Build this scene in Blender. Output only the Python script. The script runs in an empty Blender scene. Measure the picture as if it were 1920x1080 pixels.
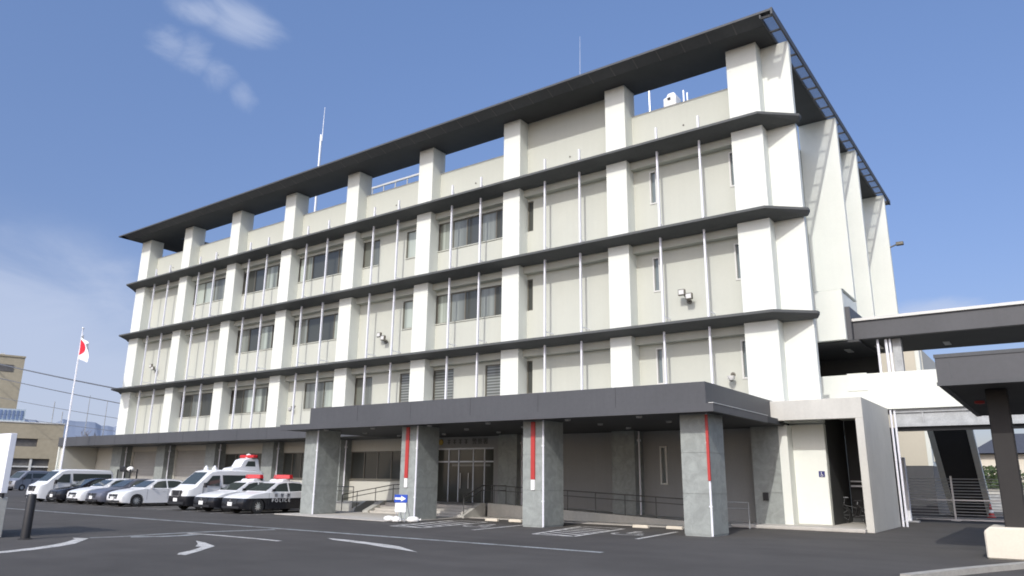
import bpy, bmesh, math, random
from mathutils import Vector, Matrix
random.seed(7)
sc = bpy.context.scene
COL = sc.collection
PI = math.pi

# ---------------------------------------------------------------- materials
def new_mat(name):
    m = bpy.data.materials.new(name); m.use_nodes = True
    nt = m.node_tree; nt.nodes.clear()
    out = nt.nodes.new('ShaderNodeOutputMaterial')
    b = nt.nodes.new('ShaderNodeBsdfPrincipled')
    nt.links.new(b.outputs[0], out.inputs[0])
    return m, nt, b

def N(nt, t, **kw):
    n = nt.nodes.new(t)
    for k, v in kw.items():
        if k.startswith('i_'): n.inputs[k[2:].replace('_', ' ')].default_value = v
        else: setattr(n, k, v)
    return n

def noisy(name, col, rough=0.7, amp=0.08, scale=1.2, amp2=0.05, scale2=14, metal=0.0, streak=0.0, bump=0.0, bscale=60, spec=0.5):
    """base colour broken up by two noises in world space, optional vertical rain streaks"""
    m, nt, b = new_mat(name)
    geo = N(nt, 'ShaderNodeNewGeometry')
    n1 = N(nt, 'ShaderNodeTexNoise'); n1.inputs['Scale'].default_value = scale; n1.inputs['Detail'].default_value = 6
    n2 = N(nt, 'ShaderNodeTexNoise'); n2.inputs['Scale'].default_value = scale2; n2.inputs['Detail'].default_value = 4
    nt.links.new(geo.outputs['Position'], n1.inputs['Vector']); nt.links.new(geo.outputs['Position'], n2.inputs['Vector'])
    def rng(src, lo, hi):
        r = N(nt, 'ShaderNodeMapRange'); r.inputs['From Min'].default_value = .3; r.inputs['From Max'].default_value = .7
        r.inputs['To Min'].default_value = lo; r.inputs['To Max'].default_value = hi
        nt.links.new(src, r.inputs['Value']); return r.outputs[0]
    a = rng(n1.outputs['Fac'], 1-amp, 1+amp); c = rng(n2.outputs['Fac'], 1-amp2, 1+amp2)
    mu = N(nt, 'ShaderNodeMath', operation='MULTIPLY'); nt.links.new(a, mu.inputs[0]); nt.links.new(c, mu.inputs[1])
    last = mu.outputs[0]
    if streak > 0:
        mp = N(nt, 'ShaderNodeMapping'); mp.inputs['Scale'].default_value = (5, 5, .22)
        nt.links.new(geo.outputs['Position'], mp.inputs['Vector'])
        n3 = N(nt, 'ShaderNodeTexNoise'); n3.inputs['Scale'].default_value = 1.0; n3.inputs['Detail'].default_value = 5
        nt.links.new(mp.outputs[0], n3.inputs['Vector'])
        s = rng(n3.outputs['Fac'], 1-streak, 1+streak*.3)
        m2 = N(nt, 'ShaderNodeMath', operation='MULTIPLY'); nt.links.new(last, m2.inputs[0]); nt.links.new(s, m2.inputs[1]); last = m2.outputs[0]
    vm = N(nt, 'ShaderNodeVectorMath', operation='SCALE'); vm.inputs[0].default_value = col[:3]
    nt.links.new(last, vm.inputs['Scale'])
    nt.links.new(vm.outputs[0], b.inputs['Base Color'])
    b.inputs['Roughness'].default_value = rough; b.inputs['Metallic'].default_value = metal
    b.inputs['Specular IOR Level'].default_value = spec
    if bump > 0:
        n4 = N(nt, 'ShaderNodeTexNoise'); n4.inputs['Scale'].default_value = bscale; n4.inputs['Detail'].default_value = 3
        nt.links.new(geo.outputs['Position'], n4.inputs['Vector'])
        bp = N(nt, 'ShaderNodeBump'); bp.inputs['Strength'].default_value = bump; bp.inputs['Distance'].default_value = .02
        nt.links.new(n4.outputs['Fac'], bp.inputs['Height']); nt.links.new(bp.outputs[0], b.inputs['Normal'])
    return m

M = {}
M['white'] = noisy('white_render', (.70, .722, .67), .75, .02, .6, .012, 9, streak=.012, bump=.08, spec=.25)
M['beige'] = noisy('beige_render', (.50, .513, .457), .8, .02, .5, .012, 11, streak=.018, bump=.08, spec=.2)
M['beige_low'] = noisy('beige_ground_wall', (.54, .53, .47), .8, .02, .5, .015, 11, streak=.02, bump=.08, spec=.2)
M['porch_wall'] = noisy('porch_render_shaded', (.30, .305, .30), .8, .04, .5, .02, 11, streak=.03, bump=.08, spec=.2)  # same wall as the garage side, with porch shade put into a darker colour
M['dark_metal'] = noisy('charcoal_metal', (.075, .079, .084), .55, .06, .8, .05, 7, streak=.06, spec=.4)
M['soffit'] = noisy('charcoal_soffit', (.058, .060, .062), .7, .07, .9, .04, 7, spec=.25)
M['slab'] = noisy('ledge_coating', (.10, .105, .105), .7, .08, .9, .05, 9, streak=.05, spec=.25)
M['column_dark'] = noisy('column_brown_black', (.030, .028, .027), .6, .07, .9, .04, 7, spec=.25)
M['fascia'] = noisy('canopy_panel', (.076, .078, .084), .5, .06, .6, .04, 9, streak=.05, spec=.4)
M['concrete'] = noisy('fair_concrete', (.46, .455, .415), .8, .07, .9, .05, 12, streak=.06, bump=.2, spec=.2)
M['portal'] = noisy('pale_fair_concrete', (.53, .52, .475), .8, .05, .9, .03, 12, streak=.04, bump=.12, spec=.2)
M['paving'] = noisy('pale_paving', (.47, .45, .41), .85, .10, 1.3, .06, 25, bump=.3, spec=.2)
M['kerb'] = noisy('kerb_concrete', (.36, .345, .31), .85, .10, 2, .08, 25, bump=.3, spec=.2)
M['cream'] = noisy('cream_painted_block', (.64, .59, .49), .75, .04, 2, .03, 20, spec=.3)
M['steel'] = noisy('stainless_steel', (.55, .57, .60), .35, .04, 3, .03, 20, metal=.6)
M['galv'] = noisy('galvanised_steel', (.36, .375, .38), .55, .14, 3, .10, 25, metal=.2)
M['bar_grey'] = noisy('dull_bar', (.20,.205,.20), .6, .08, 3, .06, 25, metal=.2)
M['joint_grey'] = noisy('joint_strip', (.13,.13,.135), .6, .05, 3, .03, 25)
M['rod'] = noisy('white_metal_rod', (.74, .75, .80), .45, .02, 3, .02, 20, spec=.4)
M['rail'] = noisy('dark_handrail', (.12, .12, .115), .45, .05, 3, .03, 20, metal=.4)
M['bronze'] = noisy('bronze_window_frame', (.15, .14, .115), .5, .05, 3, .03, 20, metal=.3)
M['silverframe'] = noisy('pale_window_frame', (.60, .60, .57), .5, .03, 3, .03, 20)
M['black'] = noisy('black_plastic', (.02, .02, .022), .5, .08, 3, .05, 30)
M['rubber'] = noisy('tyre_rubber', (.022, .022, .023), .85, .1, 5, .08, 40)
M['red'] = noisy('red_enamel', (.42, .04, .035), .5, .05, 2, .03, 20)
M['plate'] = noisy('white_plate', (.82, .82, .80), .5, .02, 3, .02, 30)
def worn(name, col, under, amount):
    """road paint rubbed through to the asphalt in streaks and specks"""
    m, nt, b = new_mat(name); geo = N(nt, 'ShaderNodeNewGeometry')
    n1 = N(nt,'ShaderNodeTexNoise'); n1.inputs['Scale'].default_value = 2.2; n1.inputs['Detail'].default_value = 9; n1.inputs['Roughness'].default_value = .7
    n2 = N(nt,'ShaderNodeTexNoise'); n2.inputs['Scale'].default_value = 26; n2.inputs['Detail'].default_value = 4
    for n in (n1, n2): nt.links.new(geo.outputs['Position'], n.inputs['Vector'])
    ad = N(nt,'ShaderNodeMath', operation='ADD'); nt.links.new(n1.outputs['Fac'], ad.inputs[0]); nt.links.new(n2.outputs['Fac'], ad.inputs[1])
    r = N(nt,'ShaderNodeMapRange'); r.inputs['From Min'].default_value = amount; r.inputs['From Max'].default_value = amount+.22; nt.links.new(ad.outputs[0], r.inputs['Value'])
    mx = N(nt,'ShaderNodeMix', data_type='RGBA'); mx.inputs['A'].default_value = (*under, 1); mx.inputs['B'].default_value = (*col, 1)
    nt.links.new(r.outputs[0], mx.inputs['Factor']); nt.links.new(mx.outputs['Result'], b.inputs['Base Color']); b.inputs['Roughness'].default_value = .85; b.inputs['Specular IOR Level'].default_value = .2
    return m
M['paint'] = worn('road_paint', (.55,.54,.51), (.16,.155,.145), .80)
M['paint_grey'] = worn('faded_road_paint', (.34,.36,.36), (.13,.128,.12), .84)
M['white_sheet'] = noisy('white_sign_board', (.80, .81, .84), .6, .015, 1, .01, 10)
M['blue'] = noisy('blue_sign_board', (.02, .07, .42), .5, .03, 2, .02, 20)
M['navy'] = noisy('navy_plate', (.02, .025, .14), .5, .03, 2, .02, 20)
M['sand'] = noisy('white_sandbag_cloth', (.80, .79, .76), .9, .08, 8, .05, 40, bump=.4)
M['gold'] = noisy('gold_emblem', (.40, .29, .08), .35, .05, 8, .03, 40, metal=.7)
M['letter'] = noisy('dark_letters', (.09, .09, .085), .5, .05, 3, .03, 20)
M['shutter'] = noisy('rolling_shutter', (.36, .35, .325), .6, .04, 1, .03, 10, spec=.3)
M['tan'] = noisy('tan_tiled_building', (.36, .32, .235), .8, .06, .2, .06, 2, spec=.2)
M['tan_dark'] = noisy('tan_building_window_band', (.10, .095, .09), .5, .4, .35, .2, 2)
M['annex'] = noisy('annex_render', (.56, .52, .43), .8, .03, .4, .02, 8, spec=.2)
M['lamp'] = noisy('lamp_glass', (.62, .62, .60), .3, .03, 5, .02, 30)
M['light_rim'] = noisy('downlight_rim', (.38, .38, .37), .4, .03, 5, .02, 30)
M['skin_silver'] = noisy('silver_car_paint', (.30, .31, .34), .3, .02, 2, .02, 20, metal=.5)
M['skin_grey'] = noisy('grey_car_paint', (.16, .165, .20), .3, .02, 2, .02, 20, metal=.4)
M['skin_black'] = noisy('black_car_paint', (.012, .012, .016), .2, .02, 2, .02, 20)
M['skin_white'] = noisy('white_car_paint', (.72, .73, .74), .25, .015, 2, .01, 20)
M['chrome'] = noisy('chrome_trim', (.6, .6, .6), .2, .02, 5, .02, 30, metal=.9)
M['redlens'] = noisy('red_light_lens', (.50, .025, .03), .25, .03, 5, .02, 30)
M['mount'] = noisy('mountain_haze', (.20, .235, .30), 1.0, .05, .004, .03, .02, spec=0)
M['trunk'] = noisy('bare_branch_bark', (.16, .14, .13), .9, .1, 4, .1, 30)
M['cable'] = noisy('cable_sheath', (.10, .11, .13), .8, .05, 4, .05, 30)
M['roof_tile'] = noisy('dark_roof_tile', (.06, .065, .08), .7, .1, 3, .1, 10)
M['leaf'] = noisy('hedge_leaf', (.05, .075, .025), .8, .3, 3, .3, 12)
M['roof_screen'] = noisy('pale_screen', (.42,.50,.56), .6, .05, 1, .04, 6)
M['panel_glass'] = noisy('solar_panel', (.16, .22, .36), .3, .1, 3, .1, 12)

def glass(name, col, rough=.12, stripes=None, c2=None, horiz=False):
    """window pane: dark reflective glass with curtains or louvres showing through (procedural)"""
    m, nt, b = new_mat(name)
    geo = N(nt, 'ShaderNodeNewGeometry')
    if stripes:
        sep = N(nt, 'ShaderNodeSeparateXYZ'); nt.links.new(geo.outputs['Position'], sep.inputs[0])
        if horiz:
            w = N(nt, 'ShaderNodeMath', operation='MULTIPLY'); nt.links.new(sep.outputs[2], w.inputs[0]); w.inputs[1].default_value = stripes
            f = N(nt, 'ShaderNodeMath', operation='SINE'); nt.links.new(w.outputs[0], f.inputs[0]); src = f.outputs[0]
            lo, hi = -.6, .9
        else:
            mp = N(nt, 'ShaderNodeMapping'); mp.inputs['Scale'].default_value = (stripes, stripes, .02)
            nt.links.new(geo.outputs['Position'], mp.inputs['Vector'])
            nz = N(nt, 'ShaderNodeTexNoise'); nz.inputs['Scale'].default_value = 1; nz.inputs['Detail'].default_value = 3
            nt.links.new(mp.outputs[0], nz.inputs['Vector']); src = nz.outputs['Fac']; lo, hi = .42, .62
        r = N(nt, 'ShaderNodeMapRange'); r.inputs['From Min'].default_value = lo; r.inputs['From Max'].default_value = hi
        nt.links.new(src, r.inputs['Value'])
        mx = N(nt, 'ShaderNodeMix', data_type='RGBA')
        mx.inputs['A'].default_value = (*col, 1); mx.inputs['B'].default_value = (*c2, 1)
        nt.links.new(r.outputs[0], mx.inputs['Factor']); nt.links.new(mx.outputs['Result'], b.inputs['Base Color'])
    else:
        b.inputs['Base Color'].default_value = (*col, 1)
    nz = N(nt, 'ShaderNodeTexNoise'); nz.inputs['Scale'].default_value = .8
    nt.links.new(geo.outputs['Position'], nz.inputs['Vector'])
    bp = N(nt, 'ShaderNodeBump'); bp.inputs['Strength'].default_value = .04; bp.inputs['Distance'].default_value = .05
    nt.links.new(nz.outputs['Fac'], bp.inputs['Height']); nt.links.new(bp.outputs[0], b.inputs['Normal'])
    b.inputs['Roughness'].default_value = rough; b.inputs['IOR'].default_value = 1.5
    return m
M['glass_dark'] = glass('dark_glass', (.06, .064, .058))
M['glass_curtain'] = glass('curtained_glass', (.14, .15, .13), .12, 1.6, (.42, .47, .42))
M['glass_blind'] = glass('blind_glass', (.13, .14, .13), .12, 2.2, (.24, .26, .24))
M['glass_louvre'] = glass('louvred_glass', (.10, .105, .10), .12, 40, (.24, .26, .25), True)
M['glass_car'] = glass('car_glass', (.045, .055, .052), .05)
M['glass_slot'] = glass('slot_glass', (.16, .19, .20), .15)

# asphalt
def asphalt():
    m, nt, b = new_mat('asphalt')
    geo = N(nt, 'ShaderNodeNewGeometry')
    def nz(s, d, stretch=None):
        n = N(nt, 'ShaderNodeTexNoise'); n.inputs['Scale'].default_value = s; n.inputs['Detail'].default_value = d
        if stretch:
            mp = N(nt, 'ShaderNodeMapping'); mp.inputs['Scale'].default_value = stretch
            nt.links.new(geo.outputs['Position'], mp.inputs['Vector']); nt.links.new(mp.outputs[0], n.inputs['Vector'])
        else: nt.links.new(geo.outputs['Position'], n.inputs['Vector'])
        return n.outputs['Fac']
    def rng(src, lo, hi, a=.3, z=.7):
        r = N(nt, 'ShaderNodeMapRange'); r.inputs['From Min'].default_value = a; r.inputs['From Max'].default_value = z
        r.inputs['To Min'].default_value = lo; r.inputs['To Max'].default_value = hi; nt.links.new(src, r.inputs['Value']); return r.outputs[0]
    parts = [rng(nz(.10, 4), .86, 1.12), rng(nz(.33, 6), .90, 1.06), rng(nz(.9, 5), .92, 1.08), rng(nz(90, 2), .82, 1.18), rng(nz(.5, 6, (.25, 2.2, 1)), .93, 1.06)]
    last = parts[0]
    for p in parts[1:]:
        mu = N(nt, 'ShaderNodeMath', operation='MULTIPLY'); nt.links.new(last, mu.inputs[0]); nt.links.new(p, mu.inputs[1]); last = mu.outputs[0]
    vm = N(nt, 'ShaderNodeVectorMath', operation='SCALE'); vm.inputs[0].default_value = (.083, .078, .073)
    nt.links.new(last, vm.inputs['Scale']); nt.links.new(vm.outputs[0], b.inputs['Base Color'])
    b.inputs['Roughness'].default_value = .9; b.inputs['Specular IOR Level'].default_value = .25
    bp = N(nt, 'ShaderNodeBump'); bp.inputs['Strength'].default_value = .5; bp.inputs['Distance'].default_value = .01
    nt.links.new(nz(120, 2), bp.inputs['Height']); nt.links.new(bp.outputs[0], b.inputs['Normal'])
    return m
M['asphalt'] = asphalt()

# grey-green mottled stone with cloudy veins
def stone(name, base, var):
    m, nt, b = new_mat(name)
    geo = N(nt, 'ShaderNodeNewGeometry')
    n1 = N(nt, 'ShaderNodeTexNoise'); n1.inputs['Scale'].default_value = 2.6; n1.inputs['Detail'].default_value = 8; n1.inputs['Distortion'].default_value = 1.2
    n2 = N(nt, 'ShaderNodeTexNoise'); n2.inputs['Scale'].default_value = 45; n2.inputs['Detail'].default_value = 3
    nt.links.new(geo.outputs['Position'], n1.inputs['Vector']); nt.links.new(geo.outputs['Position'], n2.inputs['Vector'])
    r = N(nt, 'ShaderNodeMapRange'); r.inputs['From Min'].default_value = .3; r.inputs['From Max'].default_value = .7
    r.inputs['To Min'].default_value = 1-var; r.inputs['To Max'].default_value = 1+var; nt.links.new(n1.outputs['Fac'], r.inputs['Value'])
    r2 = N(nt, 'ShaderNodeMapRange'); r2.inputs['From Min'].default_value = .3; r2.inputs['From Max'].default_value = .7
    r2.inputs['To Min'].default_value = .92; r2.inputs['To Max'].default_value = 1.08; nt.links.new(n2.outputs['Fac'], r2.inputs['Value'])
    mu = N(nt, 'ShaderNodeMath', operation='MULTIPLY'); nt.links.new(r.outputs[0], mu.inputs[0]); nt.links.new(r2.outputs[0], mu.inputs[1])
    vm = N(nt, 'ShaderNodeVectorMath', operation='SCALE'); vm.inputs[0].default_value = base
    nt.links.new(mu.outputs[0], vm.inputs['Scale']); nt.links.new(vm.outputs[0], b.inputs['Base Color'])
    b.inputs['Roughness'].default_value = .5; b.inputs['Specular IOR Level'].default_value = .35
    return m
M['stone'] = stone('grey_stone_cladding', (.275, .295, .28), .16)

# two-tone police paint: black below a line, white above (object space height)
def police_paint():
    m, nt, b = new_mat('two_tone_car_paint')
    tc = N(nt, 'ShaderNodeTexCoord'); sep = N(nt, 'ShaderNodeSeparateXYZ'); nt.links.new(tc.outputs['Object'], sep.inputs[0])
    g = N(nt, 'ShaderNodeMath', operation='GREATER_THAN'); nt.links.new(sep.outputs[2], g.inputs[0]); g.inputs[1].default_value = .70
    mx = N(nt, 'ShaderNodeMix', data_type='RGBA'); mx.inputs['A'].default_value = (.014, .014, .017, 1); mx.inputs['B'].default_value = (.74, .75, .75, 1)
    nt.links.new(g.outputs[0], mx.inputs['Factor']); nt.links.new(mx.outputs['Result'], b.inputs['Base Color'])
    b.inputs['Roughness'].default_value = .25
    return m
M['police'] = police_paint()

# ---------------------------------------------------------------- mesh helpers
class MB:
    def __init__(s): s.v = []; s.f = []; s.mi = []; s.cur = 0
    def add(s, vs, fs):
        o = len(s.v); s.v += [tuple(p) for p in vs]; s.f += [[i+o for i in f] for f in fs]; s.mi += [s.cur]*len(fs); return s
    def box(s, x0, x1, y0, y1, z0, z1):
        return s.add([(x0,y0,z0),(x1,y0,z0),(x1,y1,z0),(x0,y1,z0),(x0,y0,z1),(x1,y0,z1),(x1,y1,z1),(x0,y1,z1)],
                     [(0,3,2,1),(4,5,6,7),(0,1,5,4),(1,2,6,5),(2,3,7,6),(3,0,4,7)])
    def quad(s, a, b, c, d): return s.add([a,b,c,d], [(0,1,2,3)])
    def prism(s, poly, z0, z1):        # poly ccw in xy
        n = len(poly)
        return s.add([(p[0],p[1],z0) for p in poly]+[(p[0],p[1],z1) for p in poly],
                     [tuple(range(n-1,-1,-1)), tuple(range(n,2*n))]+[(i,(i+1)%n,n+(i+1)%n,n+i) for i in range(n)])
    def prism_x(s, poly, x0, x1):      # poly of (y,z)
        n = len(poly)
        return s.add([(x0,p[0],p[1]) for p in poly]+[(x1,p[0],p[1]) for p in poly],
                     [tuple(range(n-1,-1,-1)), tuple(range(n,2*n))]+[(i,(i+1)%n,n+(i+1)%n,n+i) for i in range(n)])
    def prism_y(s, poly, y0, y1):      # poly of (x,z)
        n = len(poly)
        return s.add([(p[0],y0,p[1]) for p in poly]+[(p[0],y1,p[1]) for p in poly],
                     [tuple(range(n)), tuple(range(2*n-1,n-1,-1))]+[(i,n+i,n+(i+1)%n,(i+1)%n) for i in range(n)])
    def tube(s, pts, r, seg=8, r2=None):
        pts = [Vector(p) for p in pts]; n = len(pts); rings = []
        for i, p in enumerate(pts):
            d = (pts[min(i+1,n-1)]-pts[max(i-1,0)]).normalized()
            a = d.orthogonal().normalized() if abs(d.z) > .99 else d.cross(Vector((0,0,1))).normalized()
            b = d.cross(a); rr = r if r2 is None else r+(r2-r)*i/(n-1)
            rings.append([p+(a*math.cos(t)+b*math.sin(t))*rr for t in [2*PI*k/seg for k in range(seg)]])
        vs = [v for R in rings for v in R]
        fs = [(i*seg+k, i*seg+(k+1)%seg, (i+1)*seg+(k+1)%seg, (i+1)*seg+k) for i in range(n-1) for k in range(seg)]
        fs += [tuple(range(seg-1,-1,-1)), tuple(range((n-1)*seg, n*seg))]
        return s.add(vs, fs)
    def lathe(s, prof, c=(0,0,0), axis='z', seg=20):   # prof of (r, h)
        vs = []; n = len(prof)
        for r, h in prof:
            for k in range(seg):
                t = 2*PI*k/seg; u, w = r*math.cos(t), r*math.sin(t)
                p = {'z':(u,w,h),'x':(h,u,w),'y':(u,h,w)}[axis]
                vs.append((p[0]+c[0],p[1]+c[1],p[2]+c[2]))
        fs = [(i*seg+k, i*seg+(k+1)%seg, (i+1)*seg+(k+1)%seg, (i+1)*seg+k) for i in range(n-1) for k in range(seg)]
        return s.add(vs, fs)
    def build(s, name, mat, parent=None, bevel=0, smooth=False, loc=None, segs=1):
        me = bpy.data.meshes.new(name)
        me.from_pydata(s.v, [], s.f)
        mats = mat if isinstance(mat, (list, tuple)) else [mat]
        for q in mats: me.materials.append(M[q] if isinstance(q, str) else q)
        for i, p in enumerate(me.polygons): p.material_index = min(s.mi[i], len(mats)-1)
        bm = bmesh.new(); bm.from_mesh(me); bmesh.ops.recalc_face_normals(bm, faces=bm.faces); bm.to_mesh(me); bm.free()
        if smooth:
            for p in me.polygons: p.use_smooth = True
            me.set_sharp_from_angle(angle=math.radians(38))
        o = bpy.data.objects.new(name, me); COL.objects.link(o)
        if parent: o.parent = parent
        if loc: o.location = loc
        if bevel:
            bv = o.modifiers.new('bevel', 'BEVEL'); bv.width = bevel; bv.segments = segs; bv.limit_method = 'ANGLE'; bv.angle_limit = math.radians(40)
        return o

def tag(o, label=None, cat=None, group=None, kind=None):
    if label: o['label'] = label
    if cat: o['category'] = cat
    if group: o['group'] = group
    if kind: o['kind'] = kind
    return o
def thing(name, label, cat, loc=(0,0,0), rotz=0, group=None):
    o = bpy.data.objects.new(name, None); COL.objects.link(o); o.location = loc; o.rotation_euler = (0,0,rotz)
    o.empty_display_size = .3
    return tag(o, label, cat, group)
def children(o): return [c for c in bpy.data.objects if c.parent == o]
def copy_tree(o, parent=None):
    c = o.copy(); COL.objects.link(c)
    if parent: c.parent = parent
    for ch in children(o): copy_tree(ch, c)
    return c
def text_mesh(body, size, mat, parent, name, loc, rot, extrude=.004, spacing=1.0):
    cu = bpy.data.curves.new(name, 'FONT'); cu.body = body; cu.size = size; cu.extrude = extrude; cu.align_x = 'LEFT'; cu.space_character = spacing
    t = bpy.data.objects.new(name+'_tmp', cu); COL.objects.link(t)
    bpy.context.view_layer.update()
    me = bpy.data.meshes.new_from_object(t.evaluated_get(bpy.context.evaluated_depsgraph_get()))
    bpy.data.objects.remove(t); me.name = name
    me.materials.clear(); me.materials.append(M[mat])
    o = bpy.data.objects.new(name, me); COL.objects.link(o); o.parent = parent; o.location = loc; o.rotation_euler = rot
    return o

# ================================================================= GROUND
g = MB(); g.quad((-3000,-2500,0),(3000,-2500,0),(3000,3500,0),(-3000,3500,0))
tag(g.build('asphalt_ground', 'asphalt'), kind='structure')

def marking(name, polys, mat='paint', z=.004):
    m = MB()
    for p in polys:
        m.add([(x,y,z) for x,y in p], [tuple(range(len(p)))])
    return tag(m.build(name, mat), kind='structure')
def strip(pts, w):
    P = [Vector(p) for p in pts]; L = []; R = []
    for i, p in enumerate(P):
        d = (P[min(i+1,len(P)-1)]-P[max(i-1,0)]).normalized(); n = Vector((-d.y, d.x))*(w/2)
        L.append(tuple(p+n)); R.append(tuple(p-n))
    return [[L[i], R[i], R[i+1], L[i+1]] for i in range(len(P)-1)]

marking('guide_line', strip([(-44,-13.8),(-22,-13.85),(0.1,-13.75)], .24), 'paint_grey')
marking('lane_curve_line', [[(-9.2,-23.8),(-8.7,-23.9),(-9.66,-23.06),(-9.95,-22.31),(-10.43,-21.53),(-10.98,-20.91),(-11.77,-20.34),(-12.4,-19.9),(-12.89,-20.1),(-12.35,-20.29),(-11.64,-20.81),(-11.03,-21.39),(-10.5,-22.08),(-10.08,-22.91),(-9.8,-23.5)]])
marking('worn_lane_line', strip([(-12.55,-19.8),(-12.4,-18.9),(-12.55,-17.9),(-12.5,-16.6),(-12.2,-15.2),(-11.9,-14.2)], .26), 'paint_grey')
marking('lane_line', strip([(-12.3,-17.05),(-11.2,-16.9),(-9.2,-16.88),(-8.05,-16.94)], .17))
marking('worn_turning_line', strip([(-12.1,-18.9),(-11.7,-18.2),(-11.6,-17.6),(-11.75,-17.15)], .35), 'paint_grey')
marking('turn_arrow', [[(-6.68,-20.71),(-6.44,-20.65),(-6.71,-20.33),(-7.12,-19.84),(-7.48,-19.47),(-7.77,-19.5),(-7.3,-20.0),(-6.97,-20.48)],
                       [(-7.77,-19.5),(-7.48,-19.47),(-7.91,-18.98),(-9.01,-18.55),(-9.66,-18.41),(-8.78,-18.9),(-8.15,-19.36),(-8.05,-19.26)]])
marking('straight_arrow', [[(-7.95,-15.38),(-7.36,-15.67),(-6.67,-15.8),(-5.49,-16.06),(-5.32,-15.70),(-5.99,-15.59),(-6.97,-15.4)],
                          [(-5.49,-16.06),(-4.8,-16.3),(-4.02,-16.49),(-3.18,-16.73),(-4.59,-15.9),(-5.32,-15.70)]])
# parking bay lines in front of the garages
bays = []
for x in (-44.0,-41.5,-39.0,-36.5,-34.2,-31.8,-29.3,-28.1,-25.8,-23.4,-21.0):
    bays += strip([(x,-9.2),(x,-3.6)], .12)
marking('parking_bay_line', bays)
# accessible bays: hatched strip, wheelchair mark, side line
def accessible(dx, dy):
    P = []
    T = lambda p: (p[0]+dx, p[1]+dy)
    A, B, C, D = (-4.6,-9.8), (-3.12,-9.75), (-3.75,-5.2), (-5.6,-5.1)
    for a, b in ((A,B),(B,C),(C,D),(D,A)): P += strip([T(a),T(b)], .16)
    m2 = []
    for k in range(1,7):
        t = k/7; l = (A[0]+(D[0]-A[0])*t, A[1]+(D[1]-A[1])*t); t2 = max(0, t-.13); r = (B[0]+(C[0]-B[0])*t2, B[1]+(C[1]-B[1])*t2)
        m2 += strip([T(l),T(r)], .17)
    P += strip([T((-1.2,-9.3)),T((-1.65,-5.3))], .15)
    # wheelchair symbol: wheel arc, back, seat, leg, head
    cx, cy = -2.45+dx, -7.35+dy; arc = [(cx+.48*math.cos(a), cy-.15+.48*math.sin(a)) for a in [math.radians(t) for t in range(150,385,18)]]
    sy = []
    sy += strip(arc, .13); sy += strip([(cx-.15,cy+.75),(cx-.12,cy+.15),(cx+.38,cy+.10),(cx+.52,cy-.52),(cx+.75,cy-.5)], .15)
    sy += strip([(cx-.13,cy+.5),(cx+.3,cy+.45)], .11)
    sy.append([(cx-.17+.16*math.cos(t), cy+1.0+.16*math.sin(t)) for t in [2*PI*k/10 for k in range(10)]])
    return P, sy, m2
for i, (dx, dy) in enumerate(((0,0),(-6.0,-.35))):
    P, sy, m2 = accessible(dx, dy)
    marking('accessible_bay_outline', P, z=.008); marking('wheelchair_symbol', sy, z=.008); marking('bay_hatching', m2, z=.004)

# paving of the forecourt and plinth by the portal
pv = MB(); pv.prism([(-20.6,-7.7),(-12.95,-8.15),(-12.3,-7.2),(-12.6,-3.3),(-20.6,-3.3)], 0, .03)
tag(pv.build('forecourt_paving', 'paving'), kind='structure')
pv = MB(); pv.prism([(-12.55,-3.4),(-8.0,-3.4),(-2.0,-3.1),(-1.5,-2.05),(-12.55,-2.05)], 0, .02)
tag(pv.build('ramp_footpath', 'paving'), kind='structure')
pv = MB(); pv.box(-1.3, 3.52, -1.05, 5.5, 0, .13)
tag(pv.build('portal_pavement', 'paving', bevel=.02), kind='structure')
# curved kerb, near right
ks = MB(); kin = [(6.75,-14.6),(7.15,-13.5),(7.7,-12.1),(8.45,-10.35),(9.4,-9.0),(10.8,-8.0),(13,-7.2)]
for q in strip([(a+.09,b-.07) for a,b in kin], .2): ks.prism(q, 0, .11)
tag(ks.build('curved_kerb', 'kerb'), kind='structure')

# ================================================================= POLICE STATION
ST = thing('police_station', 'four storey white office building with charcoal ledges and an oversailing dark roof frame', 'building', (-25.6, 0, 0))
class Off(MB):
    """mesh builder in world coordinates that becomes a child of the station"""
    def build(s, name, mat, parent=None, bevel=0, smooth=False, **k):
        par = parent or ST
        o = MB.build(s, name, mat, None, bevel, smooth, **k)
        o.parent = par
        w = Vector((0,0,0)); q = par
        while q: w += q.location; q = q.parent
        o.location = -w
        return o
B = 6.4; HW = .558; WY = .77
PX = [(i-8)*B for i in range(9)]
def pier_x(i):
    if i == 8: return (-.60, .80)
    if i == 0: return (-51.95, -50.52)
    return (PX[i]-HW, PX[i]+HW)
ZS = (8.17, 12.60, 16.93)      # underside of the ledges at the piers
TH = .16
# piers, cut storey by storey by the ledges
for i in range(9):
    x0, x1 = pier_x(i)
    m = Off()
    for z0, z1 in ((4.0, ZS[0]), (ZS[0]+TH, ZS[1]), (ZS[1]+TH, ZS[2]), (ZS[2]+TH, 21.05)):
        m.box(x0, x1, 0, WY+.35, z0, z1)
    m.build('pier', 'white', bevel=.025, segs=2)
# stone pilasters on the ground floor under each pier
for i in range(0, 9):
    x0, x1 = pier_x(i)
    x1 = min(x1, .47)
    m = Off()
    for z0, z1 in ((.13,1.29),(1.31,2.59),(2.61,3.86)): m.box(x0-.02, x1, -.03, WY+.3, z0, z1)
    m.box(x0, x1-.02, -.01, WY+.3, .1, 3.9)
    m.build('stone_pilaster', 'stone')
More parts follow.
